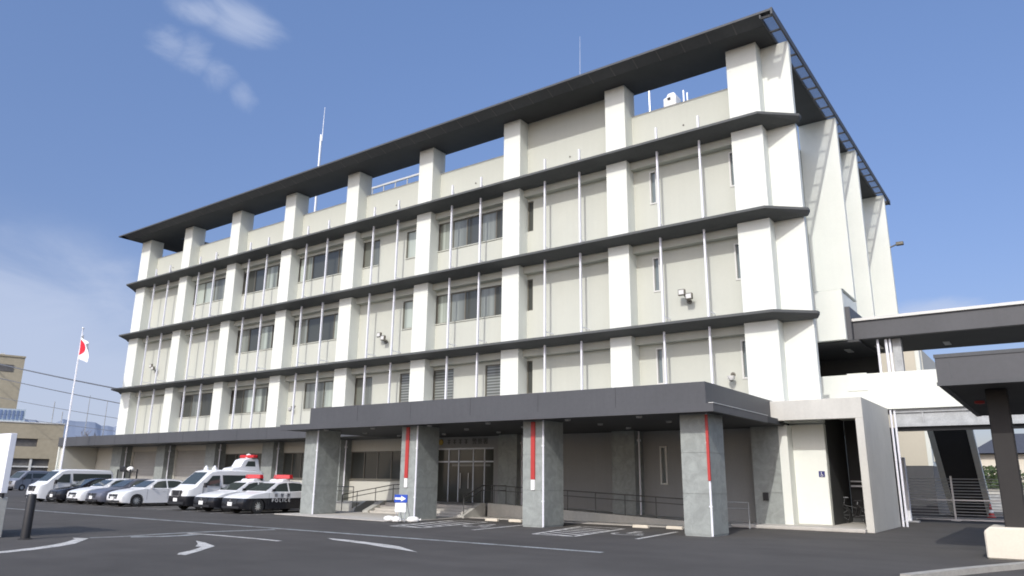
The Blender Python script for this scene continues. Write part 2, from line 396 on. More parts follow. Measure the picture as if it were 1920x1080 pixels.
# front wall sheets with openings
def wall_open(x0, x1, z0, z1, holes, y, depth, mat, name):
    m = Off()
    xs = sorted({x0, x1, *[h[0] for h in holes], *[h[1] for h in holes]}); zs = sorted({z0, z1, *[h[2] for h in holes], *[h[3] for h in holes]})
    for a, b in zip(xs, xs[1:]):
        for c, d in zip(zs, zs[1:]):
            cx, cz = (a+b)/2, (c+d)/2
            if any(h[0] < cx < h[1] and h[2] < cz < h[3] for h in holes): continue
            m.quad((a,y,c),(b,y,c),(b,y,d),(a,y,d))
    for h in holes:
        a, b, c, d = h; Y = y+depth
        m.quad((a,y,c),(a,Y,c),(a,Y,d),(a,y,d)); m.quad((b,y,c),(b,y,d),(b,Y,d),(b,Y,c))
        m.quad((a,y,c),(b,y,c),(b,Y,c),(a,Y,c)); m.quad((a,y,d),(a,Y,d),(b,Y,d),(b,y,d))
    return m.build(name, mat)
# windows: (floor row, x0, x1, kind)
ROWZ = {1: (14.65, 16.36), 2: (10.27, 11.97), 3: (5.93, 7.62)}
def bay(i): return (PX[i]+HW, PX[i+1]-HW)
WIN = []
for i in (1,2,3): WIN.append((1, *bay(i), 'wide'))
WIN += [(1, bay(4)[0], bay(4)[0]+1.46, 'mid'), (1, -21.27, bay(4)[1], 'mid'), (1, *bay(5), 'wide5'), (1, -12.24, -11.86, 'slot'), (1, -4.99, -4.62, 'frame'), (1, -1.03, -.66, 'frame')]
for i in (2,3): WIN.append((2, *bay(i), 'wide'))
WIN += [(2, -21.29, bay(4)[1], 'mid'), (2, *bay(5), 'wide5'), (2, -12.24, -11.87, 'slot'), (2, -4.99, -4.62, 'frame'), (2, -1.05, -.68, 'frame')]
for i in (1,2): WIN.append((3, *bay(i), 'wide'))
WIN += [(3, -29.83, bay(3)[1], 'mid3'), (3, bay(4)[0], bay(4)[0]+1.46, 'mid'), (3, -21.27, bay(4)[1], 'louvre'), (3, bay(5)[0], bay(5)[0]+1.48, 'louvre'), (3, -14.95, bay(5)[1], 'louvre'), (3, -12.24, -11.87, 'slot'), (3, -4.99, -4.62, 'frame'), (3, -1.05, -.68, 'frame')]
GW = [(-25.05,-20.6,1.6,3.2,'ground'), (-37.85,-33.2,1.5,3.2,'ground'), (-31.45,-28.0,1.6,3.2,'ground'), (-5.0,-4.66,1.55,3.2,'gframe')]
SHUT = [(-50.3,-46.0,.05,3.5), (-44.05,-39.4,.05,3.5)]
DOOR = (-18.35, -14.3, .5, 3.3)
holes_up = [(x0, x1, *ROWZ[r]) for r, x0, x1, k in WIN]
wall_open(-51.9, .05, 4.0, 19.6, holes_up, WY, .22, 'beige', 'wall')
holes_dn = [(a,b,c,d) for a,b,c,d,k in GW]+SHUT+[DOOR]
wall_open(-56.5, -19.0, 0, 4.0, [h for h in holes_dn if h[1] < -19], WY+.03, .22, 'beige_low', 'ground_wall')
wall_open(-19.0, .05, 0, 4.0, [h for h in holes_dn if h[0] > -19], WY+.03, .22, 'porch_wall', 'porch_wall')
# core of the building behind the sheets, side and back walls, parapet backs
m = Off(); m.box(-51.9, .03, 1.3, 25.4, 4.6, 18.9); m.box(-51.9, .03, WY+.31, 25.4, 18.9, 19.2)
m.box(-51.9, .03, 25.4, 25.7, 0, 19.6); m.box(-51.9, -51.6, WY+.002, 25.4, 0.0, 19.6)
m.build('building_core', 'beige')
m = Off(); m.box(-56.5, .03, 1.3, 12, 0, 3.8); m.build('ground_core', 'beige_low')
m = Off(); m.box(-.25, .06, WY+.36, 25.5, 0, 19.6); m.box(-12.8, -6.95, 1.12, 9.0, 19.2, 21.04)
m.box(-12.82, -6.9, WY-.002, 1.12, 19.6, 21.05)
m.build('side_wall', 'beige')
m = Off(); m.box(-51.6, -.25, WY+.01, WY+.3, 18.0, 19.59); m.build('parapet_back', 'beige')

def make_window(x0, x1, z0, z1, kind, y=WY+.1):
    fm = 'silverframe' if kind in ('frame','gframe') else 'bronze'
    w = .07 if kind in ('frame','gframe') else .055
    m = Off()
    yy0 = y-.04
    if kind in ('frame','gframe'):
        yy0 = WY-.03
    m.box(x0, x1, yy0, y+.04, z0, z0+w); m.box(x0, x1, yy0, y+.04, z1-w, z1)
    m.box(x0, x0+w, yy0, y+.04, z0+w, z1-w); m.box(x1-w, x1, yy0, y+.04, z0+w, z1-w)
    if kind in ('wide','wide5','ground'): n = {'wide':4,'wide5':5,'ground':4}[kind]
    elif kind == 'mid3': n = 2
    elif kind in ('mid','louvre'): n = 2 if x1-x0 > 1.3 and kind == 'mid' else 1
    else: n = 1
    L = x1-x0
    for k in range(1, n):
        c = x0+L*k/n; m.box(c-.04, c+.04, y-.03, y+.04, z0+w, z1-w)
    fr = m.build('window', fm)
    p = Off(); p.cur = 0
    opts = {'wide':[1,2,1,0], 'wide5':[1,2,0,2,0], 'ground':[0,0,0,0], 'mid3':[2,1], 'mid':[1,2], 'louvre':[3], 'slot':[0], 'frame':[4], 'gframe':[4]}[kind]
    for k in range(n):
        a = x0+L*k/n+.04; b = x0+L*(k+1)/n-.04
        p.cur = opts[k % len(opts)] if kind != 'wide' else random.choice([0,1,1,2])
        yo = y+(.012 if k % 2 else .0)
        p.quad((a,yo,z0+w),(b,yo,z0+w),(b,yo,z1-w),(a,yo,z1-w))
    p.build('pane', ['glass_dark','glass_curtain','glass_blind','glass_louvre','glass_slot'], fr)
    if kind not in ('frame','gframe','slot'):
        s = Off(); s.box(x0, x1, WY-.05, WY+.06, z0-.05, z0); s.build('sill', 'bronze' if kind == 'ground' else 'beige', fr)
    return fr
for r, x0, x1, k in WIN: make_window(x0, x1, *ROWZ[r], k)
for a,b,c,d,k in GW: make_window(a,b,c,d,k,WY+.13)
for a,b,c,d in SHUT:
    m = Off(); n = int((d-c)/.11)
    prof = []
    for k in range(n+1):
        zz = c+(d-c)*k/n; prof.append((WY+.12+(.012 if k%2 else 0), zz))
    for k in range(n): m.quad((a,prof[k][0],prof[k][1]),(b,prof[k][0],prof[k][1]),(b,prof[k+1][0],prof[k+1][1]),(a,prof[k+1][0],prof[k+1][1]))
    m.build('garage_shutter', 'shutter')
# ledges with chamfered ends and a thin lip (world polygon)
for zb in ZS:
    m = Off()
    out = [(-52.08,-.82),(.88,-.82),(2.30,.42),(2.30,.72),(-53.0,.72),(-53.3,.42)]
    inn = [(-51.95,.0),(.80,.0),(2.2,.55),(2.2,.72),(-52.9,.72),(-53.2,.55)]
    zt = zb+.27
    n = 6
    vs = [(x,y,zb+.16) for x,y in out]+[(x,y,zt) for x,y in out]+[(x,y,zb) for x,y in inn]
    fs = [(i,(i+1)%n,n+(i+1)%n,n+i) for i in range(n)]+[tuple(range(n,2*n))]+[(i,2*n+i,2*n+(i+1)%n,(i+1)%n) for i in range(n)]+[tuple(range(3*n-1,2*n-1,-1))]
    m.add(vs, fs)
    m.box(-51.9, .1, .70, WY+.1, zb-.0, zt-.01)
    m.build('floor_ledge', 'slab')
    # lintel band in each bay under the ledge
    for i in range(8):
        x0 = pier_x(i)[1]; x1 = pier_x(i+1)[0]
        l = Off(); l.box(x0, x1, .42, WY+.04, zb-.37, zb+.0); l.build('lintel', 'beige')
# vertical rods, two to each bay
for i in range(8):
    for f in (2.23, 4.34):
        x = PX[i]+f-.03
        m = Off(); m.cur = 0
        for z0, z1 in ((4.5, ZS[0]+.02), (ZS[0]+.2, ZS[1]+.02), (ZS[1]+.2, ZS[2]+.02), (ZS[2]+.2, 18.2)):
            m.box(x-.042, x+.042, -.06, .04, z0, z1)
        for zt in (ZS[0]+.27, ZS[1]+.27):
            m.box(x-.012, x+.012, .04, WY, zt+.42, zt+.46); m.box(x-.012, x+.012, .04, .30, zt+.0, zt+.04)
        m.build('vertical_rod', 'rod')
        b = Off(); zt = ZS[2]+.27
        b.prism_x([(.04,zt+.62),(WY,zt+.08),(WY,zt+.02),(.04,zt+.50)], x-.012, x+.012); b.box(x-.012,x+.012,.04,WY,zt+.0,zt+.05)
        b.build('rod_bracket', 'rod')
# side fins on the right flank
for y in (.72, 9.6, 14.6, 23.4):
    m = Off()
    z0 = 4.0 if y > 1 else .13
    if y < 1:
        segs = [(.13,3.95),(4.0,ZS[0]+.05),(ZS[0]+.22,ZS[1]+.05),(ZS[1]+.22,ZS[2]+.05),(ZS[2]+.22,21.05)]
        for k,(a,b) in enumerate(segs): m.box(.062, 2.03, y+(.0 if a > 1 else .0), y+.32, a, b)
    else: m.box(.062, 2.02, y, y+.35, z0, 21.05)
    m.build('fin_wall', 'white', bevel=.02)
m = Off(); m.box(.47, .80, .02, .72, .13, 3.9); m.box(.45,.6,.35,.5,.13,3.9); m.build('corner_pipe_casing', 'white')
# two flank windows
for (y0,y1,z0,z1) in ((3.2,6.0,14.0,15.9),(3.2,6.0,10.5,11.6)):
    m = Off(); m.box(.062,.10,y0,y1,z0,z0+.06); m.box(.062,.10,y0,y1,z1-.06,z1); m.box(.062,.10,y0,y0+.06,z0+.06,z1-.06); m.box(.062,.10,y1-.06,y1,z0+.06,z1-.06); m.box(.062,.10,(y0+y1)/2-.03,(y0+y1)/2+.03,z0+.06,z1-.06)
    fr = m.build('window', 'bronze'); p = Off(); p.quad((.075,y0+.06,z0+.06),(.075,y1-.06,z0+.06),(.075,y1-.06,z1-.06),(.075,y0+.06,z1-.06)); p.build('pane','glass_dark',fr)
# roof frame: front band, left arm, right arm, rear band, raised outer strip
m = Off()
zu, zt = 21.05, 21.42
def band(x0,x1,y0,y1): m.box(x0,x1,y0,y1,zu,zt)
band(-52.2, 1.5, -.98, 1.28); band(-52.2, -48.3, 1.28, 25.2); band(.06, 1.5, 1.28, 25.2); band(-48.3, .06, 22.4, 25.2)
rf = m.build('roof_frame', 'soffit')
m = Off()   # sloped outer strips in joined panels
n = 44; x0, x1 = -52.2, 1.5
for k in range(n):
    a = x0+(x1-x0)*k/n; b = x0+(x1-x0)*(k+1)/n
    m.add([(a,-.98,zu+.01),(b-.03,-.98,zu+.01),(b-.03,-1.6,zu+.24),(a,-1.6,zu+.24)], [(0,1,2,3)])
m.box(-52.95, 2.08, -1.60, -1.55, zu+.24, zu+.34)
m.add([(-52.95,-1.6,zu+.34),(2.05,-1.6,zu+.34),(2.05,-.98,zt+.01),(-52.95,-.98,zt+.01)], [(0,1,2,3)])
m.add([(x0,-.98,zu+.012),(x1,-.98,zu+.012),(x1,-1.6,zu+.25),(x0,-1.6,zu+.25)], [(0,1,2,3)])
m.add([(-52.2,-.98,zu+.0),(-52.2,25.2,zu),(-52.9,25.8,zu+.24),(-52.9,-1.6,zu+.24)], [(0,1,2,3)])
m.add([(-52.9,-1.6,zu+.34),(-52.9,25.8,zu+.34),(-52.2,25.2,zt+.01),(-52.2,-.98,zt+.01)], [(0,1,2,3)])
m.box(-52.98,-52.9,-1.60,25.8,zu+.24,zu+.34)
m.cur = 1
for k in range(1,44):
    a = x0+(x1-x0)*k/44
    m.add([(a,-.985,zu-.006),(a+.05,-.985,zu-.006),(a+.05,-1.57,zu+.218),(a,-1.57,zu+.218)], [(0,1,2,3)])
m.build('roof_edge', ['dark_metal','joint_grey'])
# grating strip along the right edge
m = Off()
m.box(2.0, 2.08, -1.66, 25.8, zu+.02, zu+.33); m.box(1.5, 1.56, -1.58, 25.6, zu+.02, zu+.2); m.box(1.5, 2.0, 25.55, 25.7, zu+.02, zu+.3)
y = -1.5
while y < 25.5:
    m.box(1.56, 2.0, y, y+.09, zu+.03, zu+.10); y += 1.22
for k in range(8):
    x = 1.585+k*.050
    m.box(x, x+.02, -1.55, 25.6, zu+.07, zu+.09)
m.build('roof_grating', 'dark_metal')
# floodlights
def flood(x, z, dy=-.05):
    b = Off(); b.lathe([(0,-.08),(.12,-.08),(.12,0),(0,0)], (x, WY, z), 'y', 12); b.tube([(x,WY-.06,z),(x,WY-.35,z+.05)], .03); 
    fb = b.build('floodlight', 'bronze')
    for s in (-1, 1):
        h = Off(); c = Vector((x+s*.17, WY-.45, z+.14+(.22 if s < 0 else 0)))
        h.box(c.x-.16, c.x+.16, c.y-.07, c.y+.07, c.z-.14, c.z+.14); h.tube([(x,WY-.33,z+.05), (c.x,c.y+.07,c.z)], .025)
        hd = h.build('lamp_head', 'bronze', fb, bevel=.01)
        l = Off(); l.box(c.x-.12, c.x+.12, c.y-.085, c.y-.075, c.z-.10, c.z+.10); l.build('lamp_glass', 'lamp', fb)
for x, z in ((-3.25,9.6),(-22.55,9.65),(-48.3,9.8)): flood(x, z)
for x, z in ((-1.45,6.0),(-30.7,6.0)):
    b = Off(); b.lathe([(0,-.06),(.10,-.06),(.10,0)], (x, WY, z+.15), 'y', 12); b.tube([(x,WY-.05,z+.15),(x+.02,WY-.3,z+.1)], .03)
    fb = b.build('security_camera', 'bronze'); h = Off(); h.lathe([(0,-.17),(.09,-.14),(.15,-.04),(.16,.05),(0,.06)], (x+.02,WY-.34,z), 'z', 14); h.build('camera_dome', 'lamp', fb, smooth=True)
    h = Off(); h.lathe([(0,-.19),(.07,-.165),(.10,-.12)], (x+.02,WY-.34,z), 'z', 14); h.build('camera_lens', 'black', fb, smooth=True)
for i in range(8):
    x = PX[i]+3.29
    m = Off(); m.lathe([(0,-.03),(.045,-.03),(.045,.01)],(x,WY,18.35),'y',10); m.build('vent_pipe','bronze')
b = Off(); b.tube([(2.0,23.6,17.3),(2.45,23.6,17.45)],.05); fb = b.build('floodlight','bronze'); h = Off(); h.box(2.4,2.85,23.45,23.75,17.36,17.58); h.build('lamp_head','bronze',fb,bevel=.02)
# garage canopy along the left
m = Off(); m.box(-56.8, -20.3, -2.1, WY, 3.88, 4.6)
gc = m.build('garage_canopy', 'fascia', bevel=.01)
m = Off(); m.box(-56.6,-56.1,-1.9,WY,0,3.88); m.build('canopy_end_wall', 'beige_low')
m = Off(); m.box(-56.75,-56.62,-2.05,-1.75,0,3.87); m.build('white_end_post', 'white')
for i in range(0,9):
    x = pier_x(i)[1]+.06 if i < 8 else .60
    m = Off(); m.tube([(x,.32,.15),(x,.32,3.85)], .045); m.box(x-.06,x+.06,.25,.39,3.4,3.5); m.build('downpipe', 'rod')
# entrance canopy
m = Off(); m.box(-20.9, .72, -7.55, WY, 3.87, 4.10)
ec = m.build('entrance_canopy', 'soffit', bevel=.01)
m = Off(); m.box(-20.92, .74, -7.58, -7.45, 3.85, 4.11); m.box(.62,.74,-7.45,-2.1,3.85,4.11); m.build('canopy_lip', 'fascia', ec)
m = Off(); m.box(.60,.76,-7.6,-2.1,4.11,4.13); m.build('lip_flashing', 'silverframe', ec)
m = Off(); m.box(-18.95, .45, -7.42, WY, 4.115, 4.83); m.build('canopy_upstand', 'fascia', ec, bevel=.01)
for X in (-18.4,-15.3,-11.9,-8.8,-5.1,-2.2):
    for Y in (-6.85,-4.4,-2.0):
        d = Off(); d.lathe([(.0,3.80),(.10,3.80),(.11,3.868)], (X,Y,0), 'z', 14); d.build('downlight', 'light_rim', ec)
m = Off()
for k in range(1,6): m.box(-18.95+k*3.23-.006, -18.95+k*3.23+.006, -7.424, -7.42, 4.12, 4.82)
m.build('panel_seam', 'black', ec)
m = Off()
for k in range(1,12): m.box(-56.8+k*3.04-.006, -56.8+k*3.04+.006, -2.104, -2.1, 3.89, 4.59)
m.build('panel_seam', 'black', gc)
# stone clad entrance columns
for k, c in enumerate((-19.46,-13.06,-6.66,-.26)):
    m = Off()
    for z0, z1 in ((.06,1.30),(1.315,2.60),(2.615,3.87)): m.box(c-.49, c+.49, -6.77, -5.45, z0, z1)
    m.box(c-.475, c+.475, -6.755, -5.465, 0, 3.87)
    col = m.build('entrance_column', 'stone')
    p = Off(); p.tube([(c+.455,-6.80,.02),(c+.455,-6.80,3.87)], .035); p.box(c+.40,c+.50,-6.83,-6.772,.9,.95); p.box(c+.40,c+.50,-6.83,-6.772,2.9,2.95); p.build('downpipe', 'rod', col)
    if k:
        x = (0,-13.17,-6.67,.20)[k]
        if k < 3:
            r = Off(); r.box(x-.09, x+.09, -6.82, -6.772, 1.70, 3.82); r.build('red_strip', 'red', col)
            r = Off(); r.box(x-.08, x+.08, -6.815, -6.772, 1.32, 1.69); r.build('white_strip', 'plate', col)
        else:
            r = Off(); r.box(x-.04, x+.045, -6.86, -6.80, 1.72, 3.82); r.build('red_strip', 'red', col)
# entrance door: glass lobby
x0,x1,z0,z1 = DOOR
m = Off(); y = WY+.17
m.box(x0,x1,y-.05,y+.05,z1-.08,z1); m.box(x0,x1,y-.04,y+.04,2.55,2.62)
for x in (x0, x0+.9, -16.75, -15.75, -15.0, x1-.06): m.box(x, x+.06, y-.04, y+.04, z0, z1-.08)
dr = m.build('entrance_door', 'steel')
m = Off(); m.quad((x0,y,z0),(x1,y,z0),(x1,y,z1),(x0,y,z1)); m.build('door_glass', 'glass_dark', dr)
m = Off()
for x in (-16.55,-16.0): m.tube([(x,y-.08,1.2),(x,y-.08,2.0)], .02)
m.build('door_handle', 'steel', dr)
m = Off(); m.box(-17.2,-14.6,y-.02,y-.008,2.32,2.5); m.build('frosted_band', 'glass_louvre', dr)
m = Off(); m.lathe([(0,-.06),(.15,-.05),(.17,0)], (-17.9,WY,3.62), 'y', 10); m.build('gold_emblem', 'gold')
for k,(cx) in enumerate((-17.35,-16.95,-16.55,-16.15)):
    m = Off(); m.box(cx-.10,cx+.10,WY,WY+.025,3.70,3.74); m.box(cx-.10,cx+.10,WY,WY+.025,3.58,3.61); m.box(cx-.02,cx+.02,WY,WY+.025,3.50,3.74); m.build('door_lettering','letter')
tx = text_mesh('警察署', .34, 'letter', ST, 'door_lettering', (-15.75+25.6, WY+.02, 3.5), (PI/2,0,0), .01, 1.15)
m = Off(); m.box(-.28,-.08,-.10,-.03,1.0,1.3); m.box(-.24,-.12,-.115,-.10,1.05,1.25); m.build('intercom_box', 'black')
# steps and landing
m = Off(); m.box(-19.4,-12.7,-2.55,WY,0,.5); m.box(-18.6,-12.75,-2.9,-2.55,0,.375); m.box(-18.6,-12.75,-3.25,-2.9,0,.25); m.box(-18.6,-12.75,-3.6,-3.25,0,.125)
m.build('entrance_steps', 'paving', bevel=.012)
m = Off(); m.box(-23.0,-20.55,-3.0,WY,0,.45); m.prism_x([(-3.0,0),(-3.0,.15),(-2.2,.52),(WY,.52),(WY,0)], -20.54,-20.35); m.prism_x([(-3.7,0),(-3.7,.12),(-2.6,.58),(-2.4,.58),(-2.4,0)], -19.0,-18.6)
m.build('left_landing', 'concrete')
m = Off(); m.prism_x([(-3.75,0),(-3.75,.1),(-2.5,.62),(-2.2,.62),(-2.2,0)], -12.72,-12.45); m.build('step_cheek_wall', 'concrete')
m = Off(); m.prism_y([(-12.44,0),(-1.25,0),(-1.25,.14),(-12.44,.62)], -2.05, -1.88); m.prism_y([(-12.44,0),(-1.25,0),(-1.25,.08),(-12.44,.5)], -1.88, WY)
m.build('access_ramp', 'concrete')
# concrete portal over the side passage
m = Off()
m.box(-.15, 3.77, -.72, -.42, 4.02, 4.78); m.box(3.50, 3.77, -.72, -.42, .0, 4.02)
m.box(3.58, 3.77, -.42, 4.55, 0, 4.78); m.box(-.15, 3.58, -.42, 4.55, 4.30, 4.78)
m.build('concrete_portal', 'portal', bevel=.012)
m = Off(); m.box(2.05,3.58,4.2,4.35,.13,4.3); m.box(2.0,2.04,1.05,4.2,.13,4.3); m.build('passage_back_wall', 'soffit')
m = Off(); m.box(2.15,3.55,3.9,3.96,1.55,1.62); m.box(2.15,3.55,3.9,3.96,1.75,1.80); m.build('passage_rail', 'steel')
m = Off(); m.box(1.70,1.92,.70,.718,1.92,2.14); pl = m.build('accessible_sign', 'navy')
m = Off(); 
for q in strip([(0,0)],.1) if False else []: pass
def sym(cx, cz, s, Y):
    mm = Off()
    def bar(a,b,w):
        for q in strip([a,b], w): mm.add([(cx+p[0]*s, Y, cz+p[1]*s) for p in q], [(0,1,2,3)])
    arc = [(.48*math.cos(t)*.8, -.25+.48*math.sin(t)*.8) for t in [math.radians(v) for v in range(150,385,25)]]
    for a,b in zip(arc, arc[1:]): bar(a,b,.12)
    bar((-.12,.55),(-.1,.05),.16); bar((-.1,.05),(.3,.02),.14); bar((.3,.02),(.42,-.5),.14)
    mm.add([(cx+(-.12+.14*math.cos(t))*s, Y, cz+(.78+.14*math.sin(t))*s) for t in [2*PI*k/8 for k in range(8)]], [tuple(range(8))])
    return mm
sym(1.81, 2.01, .105, .695).build('wheelchair_symbol', 'plate', pl)

# ================================================================= ROOFTOP THINGS
def mast(label, x, y, z0, z1, z2, r):
    t = thing('rooftop_antenna', label, 'antenna', (x,y,z0))
    MB().tube([(0,0,0),(0,0,z1-z0)], r, 8).build('mast', 'steel', t)
    if z2: MB().tube([(.12,0,z1-z0-.6),(.16,0,z2-z0)], r*.45, 6, r*.2).build('whip', 'steel', t)
    MB().box(-.18,.18,-.18,.18,0,.12).build('base', 'galv', t)
    return t
mast('tall two stage lightning mast rising behind the left half of the roof', -36.9, 6, 19.2, 29.4, 31.9, .11)
mast('thin lightning rod rising above the penthouse roof', -10.86, 4, 21.04, 24.5, 27.8, .06)
mast('short white pole standing behind the parapet beside the penthouse', -5.85, 3, 19.2, 22.1, None, .06)
mast('left one of two short pipes right of the white rooftop tank', -3.92, 3, 19.2, 21.5, None, .05)
mast('right one of two short pipes right of the white rooftop tank', -3.72, 3, 19.2, 21.3, None, .05)
t = thing('rooftop_unit', 'white dented ventilation cowl peeping over the parapet', 'equipment', (-4.55,3,19.2))
m = MB(); m.prism_y([(-.36,0),(.34,0),(.34,2.0),(.22,2.2),(-.1,2.18),(-.2,2.0),(-.36,1.95)], -.35,.35); m.build('cowl', 'plate', t, bevel=.03)
MB().box(-.12,.05,-.37,-.352,1.8,1.95).build('vent_mark', 'black', t)
t = thing('rooftop_railing', 'pale rooftop pipe rail on short posts behind the fourth pier from the left', 'railing', (-24.3,2.5,19.2))
m = MB(); m.box(-3.4,2.4,-.06,.06,1.78,1.9)
m.build('top_rail', 'silverframe', t)
for k in range(6): MB().box(-3.3+k*1.1,-3.24+k*1.1,-.03,.03,0,1.78).build('post', 'silverframe', t)

# ================================================================= RAILINGS ON THE GROUND
def railing(label, pts, h, mat, group=None, mid=.22, r=.022):
    t = thing('handrail', label, 'handrail', pts[0], 0, group)
    o = Vector(pts[0]); P = [Vector(p)-o for p in pts]
    up = Vector((0,0,h)); md = Vector((0,0,h-mid))
    MB().tube([p+up for p in P], r, 8).build('top_rail', mat, t)
    MB().tube([p+md for p in P], r*.8, 8).build('lower_rail', mat, t)
    return t, P
def posts(t, P, h, mat, step=1.3):
    for a, b in zip(P, P[1:]):
        n = max(1, round((b-a).length/step))
        for k in range(n+(1 if b is P[-1] else 0)):
            p = a.lerp(b, k/n); MB().tube([p, p+Vector((0,0,h))], .02, 6).build('post', mat, t)
t, P = railing('long two bar handrail following the sloping ramp under the porch', [(-12.3,-1.96,.6),(-2.6,-1.96,.20)], .82, 'rail'); posts(t, P, .82, 'rail')
t, P = railing('short steel handrail at the foot of the ramp right of the rightmost column', [(-1.3,-1.96,.02),(-.25,-1.96,.02)], .93, 'galv'); posts(t, P, .93, 'galv', 1.0)
t, P = railing('dark handrail sloping beside the left end of the entrance steps', [(-20.3,-3.9,.05),(-20.3,-2.9,.2),(-20.0,-.6,.55),(-19.9,.4,.55)], .8, 'rail'); posts(t, P, .8, 'rail', 1.1)
t, P = railing('dark handrail standing on the left landing behind the first column', [(-22.9,-2.9,.45),(-20.6,-2.9,.45)], .78, 'rail'); posts(t, P, .78, 'rail', .8)
t, P = railing('dark handrail descending at the right end of the entrance steps', [(-12.6,-3.6,.05),(-12.6,-2.3,.55),(-12.6,-.4,.55)], .85, 'rail'); posts(t, P, .85, 'rail', 1.2)

# wheel stops
for k,(x,y,lab) in enumerate(((-10.0,-4.9,'left wheel stop of the bay between the second and third columns'),(-8.9,-4.75,'right wheel stop of the bay between the second and third columns'),
        (-3.5,-4.35,'left wheel stop of the hatched bay beside the rightmost column'),(-2.25,-4.15,'right wheel stop of the hatched bay, touching the rightmost column'))):
    m = MB(); m.prism_y([(-.32,0),(.32,0),(.30,.11),(-.30,.11)], -.07,.07)
    o = m.build('wheel_stop', 'cream', loc=(x,y,.01), bevel=.012); tag(o, lab, 'wheel stop', 'wheel stops of the accessible bays')

# direction board with sandbags
t = thing('direction_board', 'blue board with a white arrow pointing right, above a white notice by the second column', 'sign', (-11.95,-8.3,0), math.radians(10))
MB().box(-.30,.30,-.02,.02,.76,1.06).build('arrow_panel', 'blue', t)
m = MB(); m.add([(x,-.026,z) for x,z in ((-.27,.87),(.02,.87),(.02,.80),(.25,.91),(.02,1.02),(.02,.95),(-.27,.95))], [tuple(range(7))]); m.build('arrow', 'plate', t)
MB().box(-.25,.25,-.02,.02,.40,.74).build('notice_panel', 'plate', t)
m = MB(); 
for z in (.66,.585,.51): m.box(-.16,.16,-.026,-.021,z,z+.014)
m.build('notice_text', 'light_rim', t)
m = MB(); m.tube([(-.2,.03,1.0),(-.2,.0,.03)],.015,6); m.tube([(.2,.03,1.0),(.2,.0,.03)],.015,6); m.tube([(-.2,.03,1.0),(-.2,.45,.03)],.015,6); m.tube([(.2,.03,1.0),(.2,.45,.03)],.015,6); m.tube([(-.2,0,.12),(.2,0,.12)],.012,6); m.build('stand', 'steel', t)
def sandbag(x, y, rz, lab):
    bm = bmesh.new(); bmesh.ops.create_icosphere(bm, subdivisions=3, radius=1)
    rnd = random.Random(int(x*100))
    from mathutils import noise
    for v in bm.verts:
        p = v.co.copy(); s = 1+.12*noise.noise(p*2.3+Vector((x,y,0)))
        v.co = Vector((p.x*.26*s*(1 if abs(p.x) < .8 else .93), p.y*.17*s, max(-.085, p.z*.13*s)+.085))
    me = bpy.data.meshes.new('sandbag'); bm.to_mesh(me); bm.free(); me.materials.append(M['sand'])
    for q in me.polygons: q.use_smooth = True
    o = bpy.data.objects.new('sandbag', me); COL.objects.link(o); o.location = (x,y,.03); o.rotation_euler = (0,0,rz)
    tag(o, lab, 'sandbag', 'sandbags weighting the direction board')
    n = MB(); n.lathe([(.03,.0),(.025,.05),(.055,.09),(.0,.08)], (0,0,0), 'x', 8); k = n.build('tied_neck', 'sand', o, smooth=True); k.location = (.22,0,.09)
sandbag(-12.55,-8.3,.2,'left white sandbag in front of the direction board')
sandbag(-12.02,-8.45,-.3,'middle white sandbag, under the notice of the direction board')
sandbag(-11.5,-8.05,.7,'small right sandbag against the base of the second column')
# left foreground sign board and bollard
t = thing('sign_board', 'large blank white sign panel on a pale concrete pedestal at the left edge', 'sign', (-15.48,-21.5,0))
MB().box(-1.5,1.33,-.08,.08,1.17,2.78).build('panel', 'white_sheet', t, bevel=.01)
MB().box(-1.3,1.3,-.03,.03,1.05,1.17).build('shadow_gap', 'black', t)
MB().box(-1.6,1.28,-.15,.15,0,1.06).build('pedestal', 'concrete', t, bevel=.02)
t = thing('bollard', 'thick black round bollard standing beside the white sign panel', 'bollard', (-13.25,-21.15,0))
MB().lathe([(.115,.0),(.115,1.12),(.10,1.16),(0,1.17)],(0,0,0),'z',20).build('post', 'black', t, smooth=True); MB().lathe([(.17,0),(.17,.02),(.115,.03)],(0,0,0),'z',20).build('base_plate', 'rubber', t)
# flagpole with flag
t = thing('flagpole', 'tall white flagpole in front of the garage canopy', 'flagpole', (-51.3,-4,0))
MB().tube([(0,0,0),(0,0,12.7)], .085, 12, .045).build('pole', 'rod', t, smooth=True)
MB().lathe([(0,12.7),(.09,12.75),(.1,12.82),(0,12.92)],(0,0,0),'z',12).build('finial', 'rod', t, smooth=True)
MB().lathe([(.3,0),(.3,.15),(.1,.3)],(0,0,0),'z',12).build('base', 'concrete', t)
MB().tube([(.11,0,1),(.09,0,12.5)], .012, 5).build('halyard', 'rod', t)
m, ns = MB(), 22
fw, fh = 2.3, 1.55
fm, nt, bs = new_mat('flag_cloth')
tc = N(nt,'ShaderNodeTexCoord'); mp = N(nt,'ShaderNodeVectorMath', operation='SUBTRACT'); mp.inputs[1].default_value = (.5,.5,0)
nt.links.new(tc.outputs['UV'], mp.inputs[0]); sc_ = N(nt,'ShaderNodeVectorMath', operation='MULTIPLY'); sc_.inputs[1].default_value = (1.5,1,0); nt.links.new(mp.outputs[0], sc_.inputs[0])
ln = N(nt,'ShaderNodeVectorMath', operation='LENGTH'); nt.links.new(sc_.outputs[0], ln.inputs[0])
lt = N(nt,'ShaderNodeMath', operation='LESS_THAN'); lt.inputs[1].default_value = .40; nt.links.new(ln.outputs['Value'], lt.inputs[0])
mx = N(nt,'ShaderNodeMix', data_type='RGBA'); mx.inputs['A'].default_value = (.78,.78,.80,1); mx.inputs['B'].default_value = (.62,.02,.04,1)
